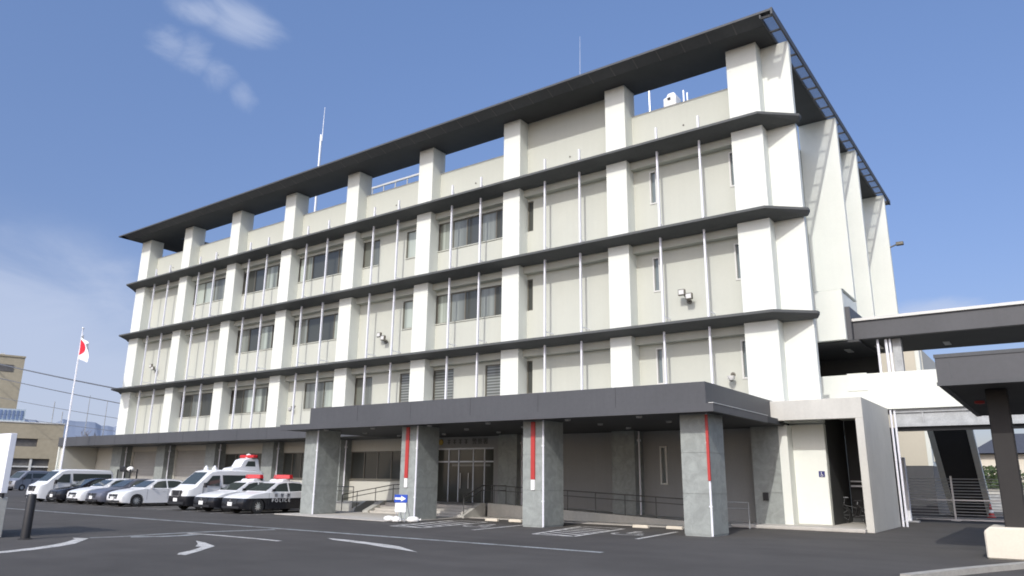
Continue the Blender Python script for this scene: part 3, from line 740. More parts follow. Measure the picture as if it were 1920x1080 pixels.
nt.links.new(lt.outputs[0], mx.inputs['Factor']); nt.links.new(mx.outputs['Result'], bs.inputs['Base Color']); bs.inputs['Roughness'].default_value = .9
me = bpy.data.meshes.new('flag'); vs, fs, uv = [], [], []
for i in range(ns+1):
    for j in range(ns+1):
        u, v = i/ns, j/ns
        x = .10+fw*u*.66; sag = -1.0*u**1.1; wv = .26*math.sin(u*7.5+v*1.8)*(.3+u)
        vs.append((x+.08*math.sin(v*5)*u, -.35*u+wv, 12.35-fh*(1-v)*(1-.1*u)+sag)); uv.append((u,v))
for i in range(ns):
    for j in range(ns): a = i*(ns+1)+j; fs.append((a,a+ns+1,a+ns+2,a+1))
me.from_pydata(vs,[],fs); ul = me.uv_layers.new(name='uv')
for L in me.loops: ul.data[L.index].uv = uv[L.vertex_index]
for q in me.polygons: q.use_smooth = True
me.materials.append(fm); fo = bpy.data.objects.new('national_flag', me); COL.objects.link(fo); fo.location = (-51.3,-4,0)
tag(fo, 'white flag with a red disc hanging from the flagpole', 'flag')

# bicycle in the passage
def bicycle(loc, rz):
    t = thing('bicycle', 'dark bicycle parked in the shade of the concrete portal', 'bicycle', loc, rz)
    for x in (-.52,.52):
        w = MB(); seg = 28; ri = .33
        w.tube([(x+ri*math.cos(a),0,ri+ri*math.sin(a)) for a in [2*PI*k/seg for k in range(seg+1)]], .018, 6)
        o = w.build('wheel', 'rubber', t, smooth=True); s = MB()
        for k in range(10): a = PI*k/5; s.tube([(x,0,ri),(x+.32*math.cos(a),0,ri+.32*math.sin(a))], .004, 4)
        s.build('spokes', 'steel', o)
    f = MB(); bb = (0,0,.28); st = (-.12,0,.75); hd = (.38,0,.78)
    for a, b in ((bb,st),(bb,hd),(st,(-.52,0,.33)),(bb,(-.52,0,.33)),((.36,0,.85),(.52,0,.33)),((-.1,0,.6),(.39,0,.72))): f.tube([a,b], .018, 6)
    f.build('frame', 'black', t); MB().tube([(.36,0,.8),(.33,0,1.0),(.33,-.25,1.02),(.22,-.3,1.0)], .014, 6).build('handlebar', 'steel', t); MB().tube([(.33,0,1.0),(.33,.25,1.02),(.22,.3,1.0)], .014, 6).build('handlebar', 'steel', t)
    MB().prism([(-.28,-.08),(-.28,.08),(.0,.03),(.0,-.03)], .86,.91).build('saddle', 'black', t, bevel=.015); MB().tube([st,(-.14,0,.87)], .013, 6).build('seat_post', 'steel', t)
bicycle((2.45,2.7,.13), PI+.1)

# ================================================================= RIGHT HAND SIDE
# upper walkway building attached behind the portal
t = thing('walkway_building', 'white and charcoal walkway block with a flat dark roof band joining the right flank', 'building', (4, 4.6, 0))
def W(): 
    return MB()
O = Vector((4,4.6,0))
class WB(MB):
    def build(s, name, mat, parent=None, **k):
        o = MB.build(s, name, mat, parent or t, **k); o.location = -O if parent is None else (0,0,0); return o
m = WB(); m.box(.1, 12.5, 4.6, 4.85, 4.75, 6.32); m.build('balcony_wall', 'white', bevel=.015)
m = WB(); m.box(2.3, 3.1, 4.57, 4.6, 5.6, 6.36); m.build('wall_pier', 'white')
m = WB(); m.box(2.0, 12.5, 4.85, 9.2, 4.9, 5.2); m.build('walkway_floor', 'concrete')
m = WB(); m.box(.1, 2.55, 4.0, 4.25, 7.80, 10.08); m.box(2.45,2.55,4.25,6.9,9.3,9.98); m.box(.1,2.6,4.0,7.0,10.08,10.12); m.build('upper_box', 'white', bevel=.015)
m = WB(); m.box(.3,2.44,4.26,6.9,7.85,9.9); m.box(2.45,2.75,4.26,7.0,7.80,9.3); m.build('dark_cladding', 'fascia')
m = WB(); m.box(.1, 3.0, 4.26, 9.0, 7.70, 7.795); m.box(.1,3.0,8.9,9.1,5.2,7.7); m.build('soffit_panel', 'soffit')
m = WB(); m.box(2.76, 12.5, 4.6, 9.0, 7.86, 8.66); m.build('roof_band', 'fascia')
m = WB(); m.box(2.70, 12.5, 4.50, 4.62, 8.66, 8.78); m.box(2.8,12.5,4.62,9.0,8.70,8.76); m.build('roof_flashing', 'silverframe')
m = WB(); m.box(2.76,12.5,4.63,8.97,7.83,7.858); m.build('roof_soffit', 'soffit')
for x,y in ((2.0,6.0),(3.2,6.5),(5.9,7.0)):
    m = WB(); m.box(x,x+.25,y,y+.9,7.66 if x<3 else 7.80,7.695 if x<3 else 7.828); m.build('ceiling_light', 'light_rim')
for x, r in ((3.62,.055),(3.95,.06),(4.1,.05)):
    m = WB(); m.tube([(x,4.93,5.2),(x,4.93,8.6 if x<3.7 else 7.8)], r, 8); m.build('downpipe', 'rod')
m = WB(); m.box(4.15,4.5,5.1,5.45,5.2,7.83); m.build('steel_column', 'galv')
m = WB(); m.box(4.0,12.5,4.75,4.95,4.02,4.15); m.box(4.0,12.5,4.75,4.95,4.60,4.74); m.box(4.0,12.5,4.82,4.88,4.15,4.60)
for k in range(5): m.box(5.0+k*1.9,5.06+k*1.9,4.76,4.94,4.15,4.60)
m.build('steel_beam', 'galv')
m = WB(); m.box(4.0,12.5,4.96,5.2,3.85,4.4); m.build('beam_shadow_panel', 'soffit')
for x,yy in ((3.84,4.7),(3.98,4.75)):
    m = WB(); m.tube([(x,yy,0),(x,yy,4.74)], .045, 8); m.build('downpipe', 'rod')
# galvanised gate with slats
t = thing('slatted_gate', 'wide sliding gate of thin horizontal bars closing the side yard', 'gate', (5,12.5,0))
for z in [ .12+.145*k for k in range(14)]:
    pass
m = MB()
for k in range(14): m.box(-2.0,3.6,-.02,.02,.12+.14*k,.155+.14*k)
m.build('bars', 'galv', t)
MB().box(-2.0,3.6,-.06,-.025,.93,1.0).build('middle_rail', 'steel', t)
MB().box(-2.0,3.6,-.06,.04,.02,.09).build('bottom_rail', 'steel', t)
m = MB(); m.box(-.10,-.02,-.12,-.062,0,2.1); m.box(-.25,.15,-.3,.1,0,.05); m.build('post', 'steel', t)
MB().box(-2.25,-2.02,-.2,.2,0,3.0).build('gate_column', 'galv', t)
MB().box(-2.35,-1.75,-.35,.3,0,.08).build('column_foot', 'steel', t)
MB().box(-2.55,-2.3,-.1,.35,0,4.5).build('dark_post', 'fascia', t)
t = thing('steel_gate_leg', 'short pale galvanised post with a foot plate left of the slatted gate', 'post', (3.33,9.5,0))
MB().box(-.13,.13,-.13,.13,.0,2.9).build('post','white_sheet',t,bevel=.02); MB().box(-.2,.45,-.3,.2,0,.06).build('foot_plate','steel',t)
# annex with outside stair behind the gate
t = thing('annex_building', 'plain beige annex building seen beyond the slatted gate', 'building', (0,20,0))
MB().box(-3,3.35,0,10,2.75,9.7).build('upper_wall', 'annex', t)
MB().box(-3,3.33,.02,10,0,2.75).build('base_wall', 'fascia', t)
m = MB(); m.box(3.12,3.36,-.03,10,2.74,9.7); m.build('corner_trim', 'white', t)
MB().box(3.37,3.42,.6,10,3,9.72).build('side_wall', 'beige_low', t)
t = thing('outside_stair', 'steep covered stair slab with pale edges leaning beyond the gate', 'stair', (4.9,17,0))
a, b = (3.0,0), (-3.0,4.7)
for x0,x1 in ((-.95,-.68),(.82,1.10)):
    m = MB(); m.prism_x([(3.3,0),(2.7,0),(-3.3,4.9),(-2.7,4.9)], x0, x1); m.build('stringer', 'white', t)
m = MB(); m.prism_x([(3.15,.0),(2.95,0),(-3.05,4.75),(-2.85,4.75)], -.68, .82); m.build('underside', 'soffit', t)
MB().box(-.95,1.0,-3.35,-3.1,4.62,4.92).build('top_beam', 'white', t)
m = MB(); 
for k in range(5): m.box(-.9+.0,1.0,3.2+.3*k,3.5+.3*k,0,.9-.17*k)
m.build('lower_steps', 'beige', t)
t = thing('traffic_cone', 'red and white traffic cone behind the gate', 'cone', (6.0,18.5,0))
MB().lathe([(.17,.02),(.09,.35),(.03,.7),(0,.71)],(0,0,0),'z',12).build('cone_body','red',t,smooth=True); MB().box(-.2,.2,-.2,.2,0,.03).build('base','red',t); MB().lathe([(.125,.25),(.085,.4)],(0,0,0),'z',12).build('white_band','plate',t)
t = thing('yard_fence', 'white steel panel fence far behind the gate', 'fence', (9,26,0))
MB().box(-4,6,-.03,.03,.1,1.1).build('panel','galv',t); 
for x in (-3.9,-1.9,.1,2.1): MB().box(x,x+.1,-.06,.06,0,1.6).build('post','white',t)
t = thing('distant_house', 'cream two storey house with a dark hipped roof beyond the yard', 'house', (4.2,60,0))
MB().box(-1.6,8,0,8,0,4.7).build('wall','cream',t)
m = MB(); m.add([(-2.3,-.8,4.8),(8.8,-.8,4.8),(8.8,8.8,4.8),(-2.3,8.8,4.8),(.6,3.5,6.9),(5.5,3.5,6.9)], [(0,1,5,4),(1,2,5),(2,3,4,5),(3,0,4),(3,2,1,0)]); m.build('roof','roof_tile',t)
MB().box(-2.3,1.2,-2.6,0,2.4,2.6).build('lower_roof','roof_tile',t)
for x in (0,3): 
    f = MB().box(x,x+1.2,-.05,.0,3.0,4.0).build('window','silverframe',t); MB().box(x+.08,x+1.12,-.07,-.052,3.08,3.92).build('pane','glass_dark',f)
def foliage(name, label, cat, loc, rx, ry, rz, n, leaf, mat='leaf', seed=1):
    r = random.Random(seed); t = thing(name, label, cat, loc)
    m = MB()
    for k in range(n):
        while True:
            p = Vector((r.uniform(-1,1),r.uniform(-1,1),r.uniform(-1,1)))
            if .35 < p.length < 1: break
        c = Vector((p.x*rx, p.y*ry, rz+p.z*rz)); d = Vector((r.uniform(-1,1),r.uniform(-1,1),r.uniform(-1,1))).normalized(); e = d.orthogonal().normalized()
        s = leaf*r.uniform(.6,1.3); m.add([c-d*s, c+e*s*.6, c+d*s, c-e*s*.6], [(0,1,2,3)])
    m.build('crown', mat, t)
    tr = MB()
    for k in range(5): a = 2*PI*k/5; tr.tube([(0,0,0),(rx*.5*math.cos(a),ry*.5*math.sin(a),rz*1.1)], .05, 5, .02)
    tr.build('stem', 'trunk', t); return t
foliage('bush', 'dark green clipped bush in front of the distant house', 'bush', (4.6,50,1.6), 2.2,1.5,.9, 900, .17, seed=3)
foliage('bush', 'low hedge running under the clipped bush beyond the yard', 'bush', (5.6,44,.6), 3.2,1.0,.7, 900, .15, seed=5)
t = thing('boundary_wall', 'low grey boundary wall beyond the yard', 'wall', (6,42,0)); MB().box(-3,6,0,.2,0,1.3).build('wall_panel','concrete',t); MB().box(-3,6,-.04,.24,1.3,1.36).build('coping','kerb',t)

# near shelter, right edge
t = thing('entrance_shelter', 'dark grey flat roofed shelter on a square column at the right edge', 'shelter', (8.6,-8.4,0))
OS = Vector((8.6,-8.4,0))
class SB(MB):
    def build(s, name, mat, **k):
        o = MB.build(s, name, mat, t, **k); o.location = -OS; return o
m = SB(); m.box(7.24, 15.5, -9.75, -9.6, 4.0, 4.76); m.box(7.24,7.39,-9.6,.3,4.0,4.76); m.build('fascia', 'fascia', bevel=.008)
m = SB(); m.box(7.22,15.5,-9.77,-9.755,4.0,4.09); m.box(7.22,15.5,-9.77,-9.755,4.68,4.77); m.box(7.54,7.56,-9.757,-9.752,4.09,4.68); m.build('fascia_trim', 'dark_metal')
m = SB(); m.box(7.39,15.5,-9.6,.3,4.02,4.6); m.build('ceiling', 'soffit')
m = SB(); m.box(8.10, 8.56, -8.35, -7.75, .6, 4.02); m.build('column', 'column_dark', bevel=.02)
m = SB(); m.prism_y([(7.68,0),(9.4,0),(9.4,.72),(7.8,.72),(7.68,.62)], -8.75, -7.2); m.build('column_base', 'cream', bevel=.03)
m = SB(); m.lathe([(0,3.93),(.13,3.95),(.13,4.02)],(7.75,-5.2,0),'z',14); m.build('fire_detector', 'red')

# ================================================================= CARS
def make_sedan(paint, label, group, police=False, wagon=False):
    t = thing('police_car' if police else 'parked_car', label, 'police car' if police else 'car', (0,0,0), 0, group)
    L, Wd = 4.8, 1.78
    y0 = -L/2; hw = Wd/2
    fwY, rwY, R = y0+.90, y0+3.72, .34
    def arch(c):
        return [(c+.40*math.cos(a), .30+.40*math.sin(a)) for a in [math.radians(v) for v in range(195,-16,-15)]]
    arch_f = [(c, z) for c, z in arch(fwY)][::-1][::-1]
    # outline clockwise from front bottom: bottom edge front->rear with arches, then up rear, trunk, hood
    out = [(y0+.10,.22)]
    out += [(c,z) for c,z in arch(fwY)]; out += [(c,z) for c,z in arch(rwY)]
    out += [(y0+L-.08,.24),(y0+L,.45),(y0+L-.01,.80),(y0+L-.07,1.00),(y0+L-.5,1.04),(y0+L-1.1,1.03),(y0+2.6,.99),(y0+1.42,.98),(y0+1.25,.97),(y0+.7,.89),(y0+.22,.78),(y0+.06,.70),(y0,.52),(y0+.02,.30)]
    n = len(out); yc = 0
    slices = [(-hw,.955,.93),(-hw+.05,.985,.975),(-hw+.22,1,1.0),(-.3,1.0,1.02),(.3,1.0,1.02),(hw-.22,1,1.0),(hw-.05,.985,.975),(hw,.955,.93)]
    m = MB(); vs = []
    for k,(x,sy,sz) in enumerate(slices):
        front = {0:.16,1:.07,2:.02,3:0,4:0,5:.02,6:.07,7:.16}[k]
        for y,z in out:
            yy = y*1.0
            if y < y0+.6: yy = y+front*(1-(y-y0)/.6)*1.3
            if y > y0+L-.5: yy = y-front*.6*(1-(y0+L-y)/.5)
            zz = z if z < .6 else .6+(z-.6)*sz
            vs.append((x,yy,zz))
    fs = [tuple(range(n)), tuple(range(7*n+n-1,7*n-1,-1))]
    for k in range(7):
        for i in range(n): fs.append((k*n+i, k*n+(i+1)%n, (k+1)*n+(i+1)%n, (k+1)*n+i))
    m.add(vs, fs); m.build('body', paint, t, smooth=True)
    # greenhouse
    zb, zr = .97, 1.46
    prof = [(y0+1.30,zb),(y0+2.06,1.38),(y0+2.40,1.45),(y0+3.0,zr),(y0+3.5,1.42),(y0+4.28,1.02 if not wagon else 1.35),(y0+4.32,zb)]
    def hwz(z): return .80-(z-zb)/(zr-zb)*.21
    m = MB(); vs = []
    for s in (-1, 1):
        for y,z in prof: vs.append((s*hwz(z), y, z))
    for s in (-1, 1):
        for y,z in prof: vs.append((s*(hwz(z)-.12), y, z+.025 if z > 1 else z))
    p = len(prof)
    fs = [tuple(range(p)), tuple(range(2*p-1,p-1,-1))]
    for i in range(p-1):
        fs.append((i,i+1,2*p+i+1,2*p+i)); fs.append((2*p+i,2*p+i+1,3*p+i+1,3*p+i)); fs.append((3*p+i,3*p+i+1,p+i+1,p+i))
    m.add(vs, fs); roofm = 'skin_white' if police else paint
    m.build('cabin', roofm, t, smooth=True)
    def side(name, pts, parent=t):
        for s in (-1,1):
            q = MB(); q.add([(s*(hwz(z)+.008), y, z) for y,z in pts], [tuple(range(len(pts)))]); q.build(name, 'glass_car', parent)
    side('side_window', [(y0+1.62,1.0),(y0+2.12,1.335),(y0+2.42,1.39),(y0+2.62,1.40),(y0+2.62,1.0)])
    side('side_window', [(y0+2.70,1.0),(y0+2.70,1.40),(y0+3.0,1.405),(y0+3.42,1.37),(y0+3.85,1.17),(y0+3.85,1.0)])
    def patch(name, a, b):   # a,b=(y,z) bottom/top
        d = Vector((0,b[0]-a[0],b[1]-a[1])).normalized(); nrm = Vector((0,-d.z,d.y)) if a[0] < 0 and a[0] < b[0] else Vector((0,d.z,-d.y))
        if nrm.z < 0: nrm = -nrm
        q = MB(); w0, w1 = hwz(a[1])-.07, hwz(b[1])-.07; o = nrm*.018
        q.add([(-w0,a[0]+o.y,a[1]+o.z),(w0,a[0]+o.y,a[1]+o.z),(w1,b[0]+o.y,b[1]+.012+o.z),(-w1,b[0]+o.y,b[1]+.012+o.z)], [(0,1,2,3)]); q.build(name,'glass_car',t)
    patch('windscreen', (y0+1.38,1.02), (y0+2.02,1.36)); patch('rear_window', (y0+4.20,1.07), (y0+3.60,1.37))
    for s in (-1,1):
        for c in (fwY, rwY):
            w = MB(); w.lathe([(.20,-.10),(.31,-.11),(.335,-.08),(.335,.08),(.31,.11),(.20,.11)],(s*(hw-.115),c,.335),'x',24); wo = w.build('wheel','rubber',t,smooth=True)
            r = MB(); fx = s*(hw-.015)
            r.lathe([(.0,0),(.05,0),(.055,-.01*s)],(fx,c,.335),'x',12)
            for k in range(10):
                a = 2*PI*k/10; ca, sa = math.cos(a), math.sin(a); tx_, tz_ = -sa, ca
                r.add([(fx, c+ca*.05+tx_*.025, .335+sa*.05+tz_*.025),(fx, c+ca*.05-tx_*.025, .335+sa*.05-tz_*.025),(fx-.01*s, c+ca*.22-tx_*.02, .335+sa*.22-tz_*.02),(fx-.01*s, c+ca*.22+tx_*.02, .335+sa*.22+tz_*.02)], [(0,1,2,3)])
            r.lathe([(.20,0),(.235,.0),(.235,-.03*s)],(fx-.005*s,c,.335),'x',24); r.build('rim','chrome' if police else 'galv',wo)
        hl = MB(); hl.add([(s*.50,y0+.115,.60),(s*.83,y0+.30,.62),(s*.845,y0+.42,.72),(s*.80,y0+.34,.745),(s*.52,y0+.085,.68)], [(0,1,2,3,4)]); hl.build('headlight','lamp',t)
        mr = MB(); mr.box(s*.86,s*1.0,y0+1.60,y0+1.72,1.0,1.12); mr.build('mirror', roofm if not police else 'skin_black', t, bevel=.02)
        dh = MB(); dh.box(s*(hw-.015),s*(hw+.012),y0+2.35,y0+2.5,.83,.855); dh.box(s*(hw-.015),s*(hw+.012),y0+3.3,y0+3.45,.85,.875); dh.build('door_handle', paint if not police else 'skin_white', t)
        dl = MB()
        for yy in (y0+1.45,y0+2.66,y0+3.62): dl.box(s*(hw-.02),s*(hw+.002),yy,yy+.012,.38,.94)
        dl.build('door_gap','black',t)
        tl = MB(); tl.box(s*.55,s*.80,y0+L-.02,y0+L+.0,.78,.90); tl.build('tail_light','redlens',t)
    g_ = MB(); g_.add([(-.42,y0-.012,.44),(.42,y0-.012,.44),(.47,y0+.03,.67),(-.47,y0+.03,.67)], [(0,1,2,3)]); go = g_.build('grille','black',t)
    MB().box(-.06,.06,y0-.03,y0+.0,.56,.66).build('emblem','chrome',go)
    g_ = MB(); g_.box(-.65,.65,y0-.005,y0+.08,.25,.34); g_.build('lower_grille','black',t)
    MB().box(-.165,.165,y0-.045,y0-.02,.36,.53).build('number_plate','plate',t)
    if police:
        b = MB(); b.prism_x([(-.02,1.46),(.10,1.58),(.42,1.60),(.55,1.47)], -.50,.50); b.build('light_bar_mount','skin_white',t,bevel=.03)
        b = MB(); b.add([(x,y,z) for x,y,z in ((-.64,.34,1.60),(0,.02,1.60),(.64,.34,1.60),(.64,.56,1.60),(0,.24,1.60),(-.64,.56,1.60),(-.60,.36,1.79),(0,.06,1.79),(.60,.36,1.79),(.60,.54,1.79),(0,.22,1.79),(-.60,.54,1.79))],
            [(0,1,7,6),(1,2,8,7),(2,3,9,8),(3,4,10,9),(4,5,11,10),(5,0,6,11),(6,7,10,11),(7,8,9,10),(5,4,1,0),(4,3,2,1)]); b.build('light_bar','redlens',t,bevel=.01)
        for s in (-1,1):
            rz = PI/2 if s > 0 else -PI/2
            o = text_mesh('POLICE', .23, 'skin_white', t, 'police_lettering', (s*(hw+.005), (y0+1.62) if s > 0 else (y0+3.5), .52), (PI/2,0,rz), .002, 1.55)
            o['label'] = 'white POLICE lettering on the black door panel'
            cj = text_mesh('県 警 察', .20, 'skin_black', t, 'door_lettering', (s*(hw+.004), (y0+1.75) if s > 0 else (y0+3.4), .745), (PI/2,0,rz), .002, 1.5)
    return t

def make_van(paint, label, group, police=False):
    t = thing('police_van' if police else 'parked_van', label, 'police van' if police else 'van', (0,0,0), 0, group)
    L, hw = 4.7, .85; y0 = -L/2; fwY, rwY = y0+.95, y0+3.55
    def arch(c): return [(c+.38*math.cos(a), .28+.38*math.sin(a)) for a in [math.radians(v) for v in range(195,-16,-15)]]
    out = [(y0+.06,.24)]+arch(fwY)+arch(rwY)+[(y0+L-.04,.28),(y0+L,.6),(y0+L-.02,1.2),(y0+L-.12,1.85),(y0+L-.28,1.98),(y0+3.0,2.02),(y0+1.7,2.01),(y0+1.30,1.93),(y0+.62,1.30),(y0+.40,1.15),(y0+.10,1.02),(y0+.02,.75),(y0,.45)]
    n = len(out); m = MB(); vs = []
    xs = [-hw,-hw+.06,-hw+.25,-.25,.25,hw-.25,hw-.06,hw]
    fr = [.14,.05,.01,0,0,.01,.05,.14]
    def wz(z): return 1.0 if z < 1.1 else 1-(z-1.1)*.13
    for k,x in enumerate(xs):
        for y,z in out:
            yy = y+(fr[k]*1.2 if y < y0+1.35 and z > .2 and y < y0+.5 else 0)+(fr[k]*.5 if y0+.5 <= y < y0+1.4 and z > 1 else 0)
            if y > y0+L-.4: yy = y-fr[k]*.4
            zz = z-(.07 if k in (0,7) and z > 1.8 else (.02 if k in (1,6) and z > 1.8 else 0))
            vs.append((x*wz(z), yy, zz))
    fs = [tuple(range(n)), tuple(range(8*n-1,7*n-1,-1))]+[(k*n+i,k*n+(i+1)%n,(k+1)*n+(i+1)%n,(k+1)*n+i) for k in range(7) for i in range(n)]
    m.add(vs, fs); m.build('body', paint, t, smooth=True)
    def X(z): return hw*wz(z)+.006
    for s in (-1,1):
        for pts in ([(y0+.98,1.22),(y0+1.42,1.70),(y0+1.85,1.72),(y0+1.85,1.20)], [(y0+2.05,1.28),(y0+2.0,1.74),(y0+4.45,1.74),(y0+4.50,1.30)]):
            q = MB(); q.add([(s*X(z), y, z) for y,z in pts], [(0,1,2,3)]); q.build('side_window','glass_car',t)
        for c in (fwY, rwY):
            w = MB(); w.lathe([(.19,-.10),(.30,-.10),(.32,-.07),(.32,.07),(.30,.10),(.19,.10)],(s*(hw-.105),c,.32),'x',24); wo = w.build('wheel','rubber',t,smooth=True)
            r = MB(); r.lathe([(0,.01*s),(.10,.01*s),(.13,-.01*s),(.19,0)],(s*(hw-.01),c,.32),'x',20); r.build('rim','galv',wo)
        hl = MB(); hl.add([(s*.46,y0+.0,.76),(s*.80,y0+.13,.78),(s*.835,y0+.30,.98),(s*.55,y0+.045,.97)], [(0,1,2,3)]); hl.build('headlight','lamp',t)
        mr = MB(); mr.box(s*.88,s*1.02,y0+.90,y0+1.04,1.12,1.36); mr.build('mirror','black',t,bevel=.02)
        dh = MB(); dh.box(s*(hw-.01),s*(hw+.015),y0+1.98,y0+2.12,1.02,1.07); dh.build('door_handle','black',t)
        dl = MB()
        for yy in (y0+.92,y0+1.93,y0+3.15): dl.box(s*(hw-.02),s*(hw+.002),yy,yy+.012,.40,1.2)
        dl.build('door_gap','black',t)
        tl = MB(); tl.box(s*.70,s*.80,y0+L-.03,y0+L+.0,.9,1.25); tl.build('tail_light','redlens',t)
    q = MB(); q.add([(-.66,y0+.60,1.24),(.66,y0+.60,1.24),(.58,y0+1.26,1.85),(-.58,y0+1.26,1.85)], [(0,1,2,3)]); q2 = q
    q2.v = [(x,y-.03,z+.03) for x,y,z in q2.v]; q2.build('windscreen','glass_car',t)
    q = MB(); q.box(-.60,.60,y0+L-.13,y0+L-.03,1.2,1.75); q.build('rear_window','glass_car',t)
    q = MB(); q.box(-.42,.42,y0-.02,y0+.06,.66,.98); gg = q.build('grille', 'black', t, bevel=.02)
    q = MB(); q.box(-.36,-.28,y0-.035,y0-.015,.68,.96); q.box(.28,.36,y0-.035,y0-.015,.68,.96); q.box(-.28,.28,y0-.035,y0-.015,.68,.72); q.build('grille_trim','chrome',gg)
    MB().box(-.7,.7,y0-.01,y0+.05,.30,.42).build('lower_grille','black',t)
    MB().box(-.165,.165,y0-.04,y0-.012,.44,.60).build('number_plate','plate',t)
    if police:
        for s in (-1,1):
            q = MB(); q.lathe([(.14,0),(.10,.12),(.03,.22),(0,.24)],(s*.38,y0+1.75,2.0),'z',12); q.build('roof_horn','skin_white',t,smooth=True)
        tw = MB(); tw.prism_x([(y0+2.7,2.0),(y0+4.55,1.97),(y0+4.5,2.12),(y0+4.35,2.62),(y0+3.75,2.66),(y0+3.45,2.55),(y0+3.25,2.20),(y0+2.8,2.12)], -.42,.42); to = tw.build('roof_tower','skin_white',t,bevel=.03)
        for s in (-1,1):
            q = MB(); q.add([(s*.424,y0+a,b) for a,b in ((3.55,2.22),(4.2,2.22),(4.15,2.50),(3.70,2.50))], [(0,1,2,3)]); q.build('tower_window','glass_car',to)
        q = MB(); q.box(-.62,.62,y0+3.85,y0+4.15,2.68,2.84); q.build('light_bar','redlens',t,bevel=.03)
        q = MB(); q.lathe([(.16,2.68),(.13,2.86),(.0,2.92)],(0,y0+4.0,0),'z',12); q.build('beacon','plate',t,smooth=True)
    return t
NOSE = -9.0
def place(t, x, L=4.8, rz=0, nose=NOSE): t.location = (x, nose+L/2, 0); t.rotation_euler = (0,0,rz); return t
GC = 'vehicles parked nose out along the garages'
pc = make_sedan('police', 'black and white patrol car with a red roof light, nearest to the first entrance column', GC, True)
place(pc, -22.2)
pc2 = copy_tree(pc); place(pc2, -24.55, rz=.0); pc2['label'] = 'black and white patrol car half hidden between the nearer patrol car and the police van'
place(make_van('two_tone_van' if False else 'police', 'white over black police van carrying a raised cabin and red lights on its roof', GC, True), -27.0, 4.7, nose=-8.9)
ws = place(make_sedan('skin_white', 'white sedan parked left of the gap beside the police van, its whole side visible', GC), -33.1)
place(make_sedan('skin_grey', 'grey blue sedan squeezed between the two white sedans', GC), -35.5)
w2 = copy_tree(ws); place(w2, -37.85); w2['label'] = 'white sedan parked between the grey blue car and the black car'
place(make_sedan('skin_black', 'black sedan parked beside the long white van', GC), -40.4)
place(make_van('skin_white', 'plain white long van at the left end of the parked row', GC), -43.1, 4.7, nose=-9.1)
fv = place(make_van('skin_silver', 'silver minivan parked far beyond the row at the left', 'distant parked vehicles'), -79.5, 4.7, .3, nose=3)

t = thing('storage_rack', 'dark rack topped by a white bundle behind the long white van', 'rack', (-46.2,-1.6,0))
for x in (-.85,.9): 
    m = MB(); m.box(x-.04,x+.04,-.3,-.22,0,2.1); m.box(x-.04,x+.04,.22,.3,0,2.1); m.build('upright','soffit',t)
for z in (.5,1.2,1.9): MB().box(-.9,.95,-.3,.3,z,z+.04).build('shelf','soffit',t)
MB().box(-.7,.1,-.25,.25,1.95,2.3).build('dark_box','black',t,bevel=.06)
m = MB(); m.lathe([(0,-.32),(.14,-.28),(.18,-.1),(.17,.15),(.1,.3),(0,.33)],(.42,0,2.12),'x',12); m.build('white_bundle','plate',t,smooth=True)

# ================================================================= FAR LEFT
t = thing('tall_office_block', 'tan windowless office tower cut by the left edge of the picture', 'building', (-125.1,20,0), math.radians(76))
MB().box(-32,-.02,0,14,0,20.0).build('walls','tan',t)
MB().box(-32,.05,-.15,14.1,20.0,20.25).build('parapet','tan',t)
MB().box(-5.2,-1.4,-.08,-.01,17.6,18.7).build('window_band','tan_dark',t)
m = MB()
for k in range(6): m.box(-3.4-k*.9,-2.9-k*.9,-.1,.3,20.25,20.45)
m.build('roof_lights','silverframe',t)
t = thing('low_tan_building', 'low tan building with a dark window band beside the flagpole', 'building', (-107.4,20,0), math.radians(74))
m = MB(); m.box(-34,0,0,12,6.55,8.7); m.box(-34,0,0,12,3.8,5.45); m.box(-3.0,0,.02,12,5.45,6.55); m.box(-34,0,0.3,12,0,.3); m.box(-1.2,0,0,12,.0,3.8); m.build('walls','tan',t)
MB().box(-34,-3.0,.35,11,5.45,6.55).build('window_band','tan_dark',t); MB().box(-34,-1.2,.4,11,.3,3.8).build('shop_window','tan_dark',t)
for k in range(9): MB().box(-3.6-k*3.1,-3.3-k*3.1,.1,.34,.3,3.8).build('mullion','silverframe',t)
MB().box(-34,-1.2,.15,.32,2.6,2.8).build('transom','silverframe',t)
MB().box(-34,.1,-.1,12,8.7,8.85).build('roof_edge','silverframe',t)
MB().box(-34,-5.0,.5,.7,8.85,10.6).build('roof_screen','roof_screen',t)
m = MB()
for k in range(44):
    if k % 15 in (13,14): continue
    m.box(-5.6-k*.5,-5.3-k*.5,.42,.49,9.1,10.4)
m.box(-28,-5.2,.46,.495,9.7,9.78); m.build('screen_slats','panel_glass',t)
for k,(x,h) in enumerate(((-1.6,12.0),(-.4,10.6))): MB().tube([(x,1,8.8),(x,1,h)],.06,6).build('aerial','galv',t)
t = thing('roof_aerials', 'three thin pale poles standing behind the flagpole', 'poles', (-101,20,0), math.radians(74))
for x,h in ((0,12.6),(2.3,12.0),(4.6,10.8)): MB().tube([(x,0,0),(x,0,h)],.07,6,.04).build('pole','galv',t)

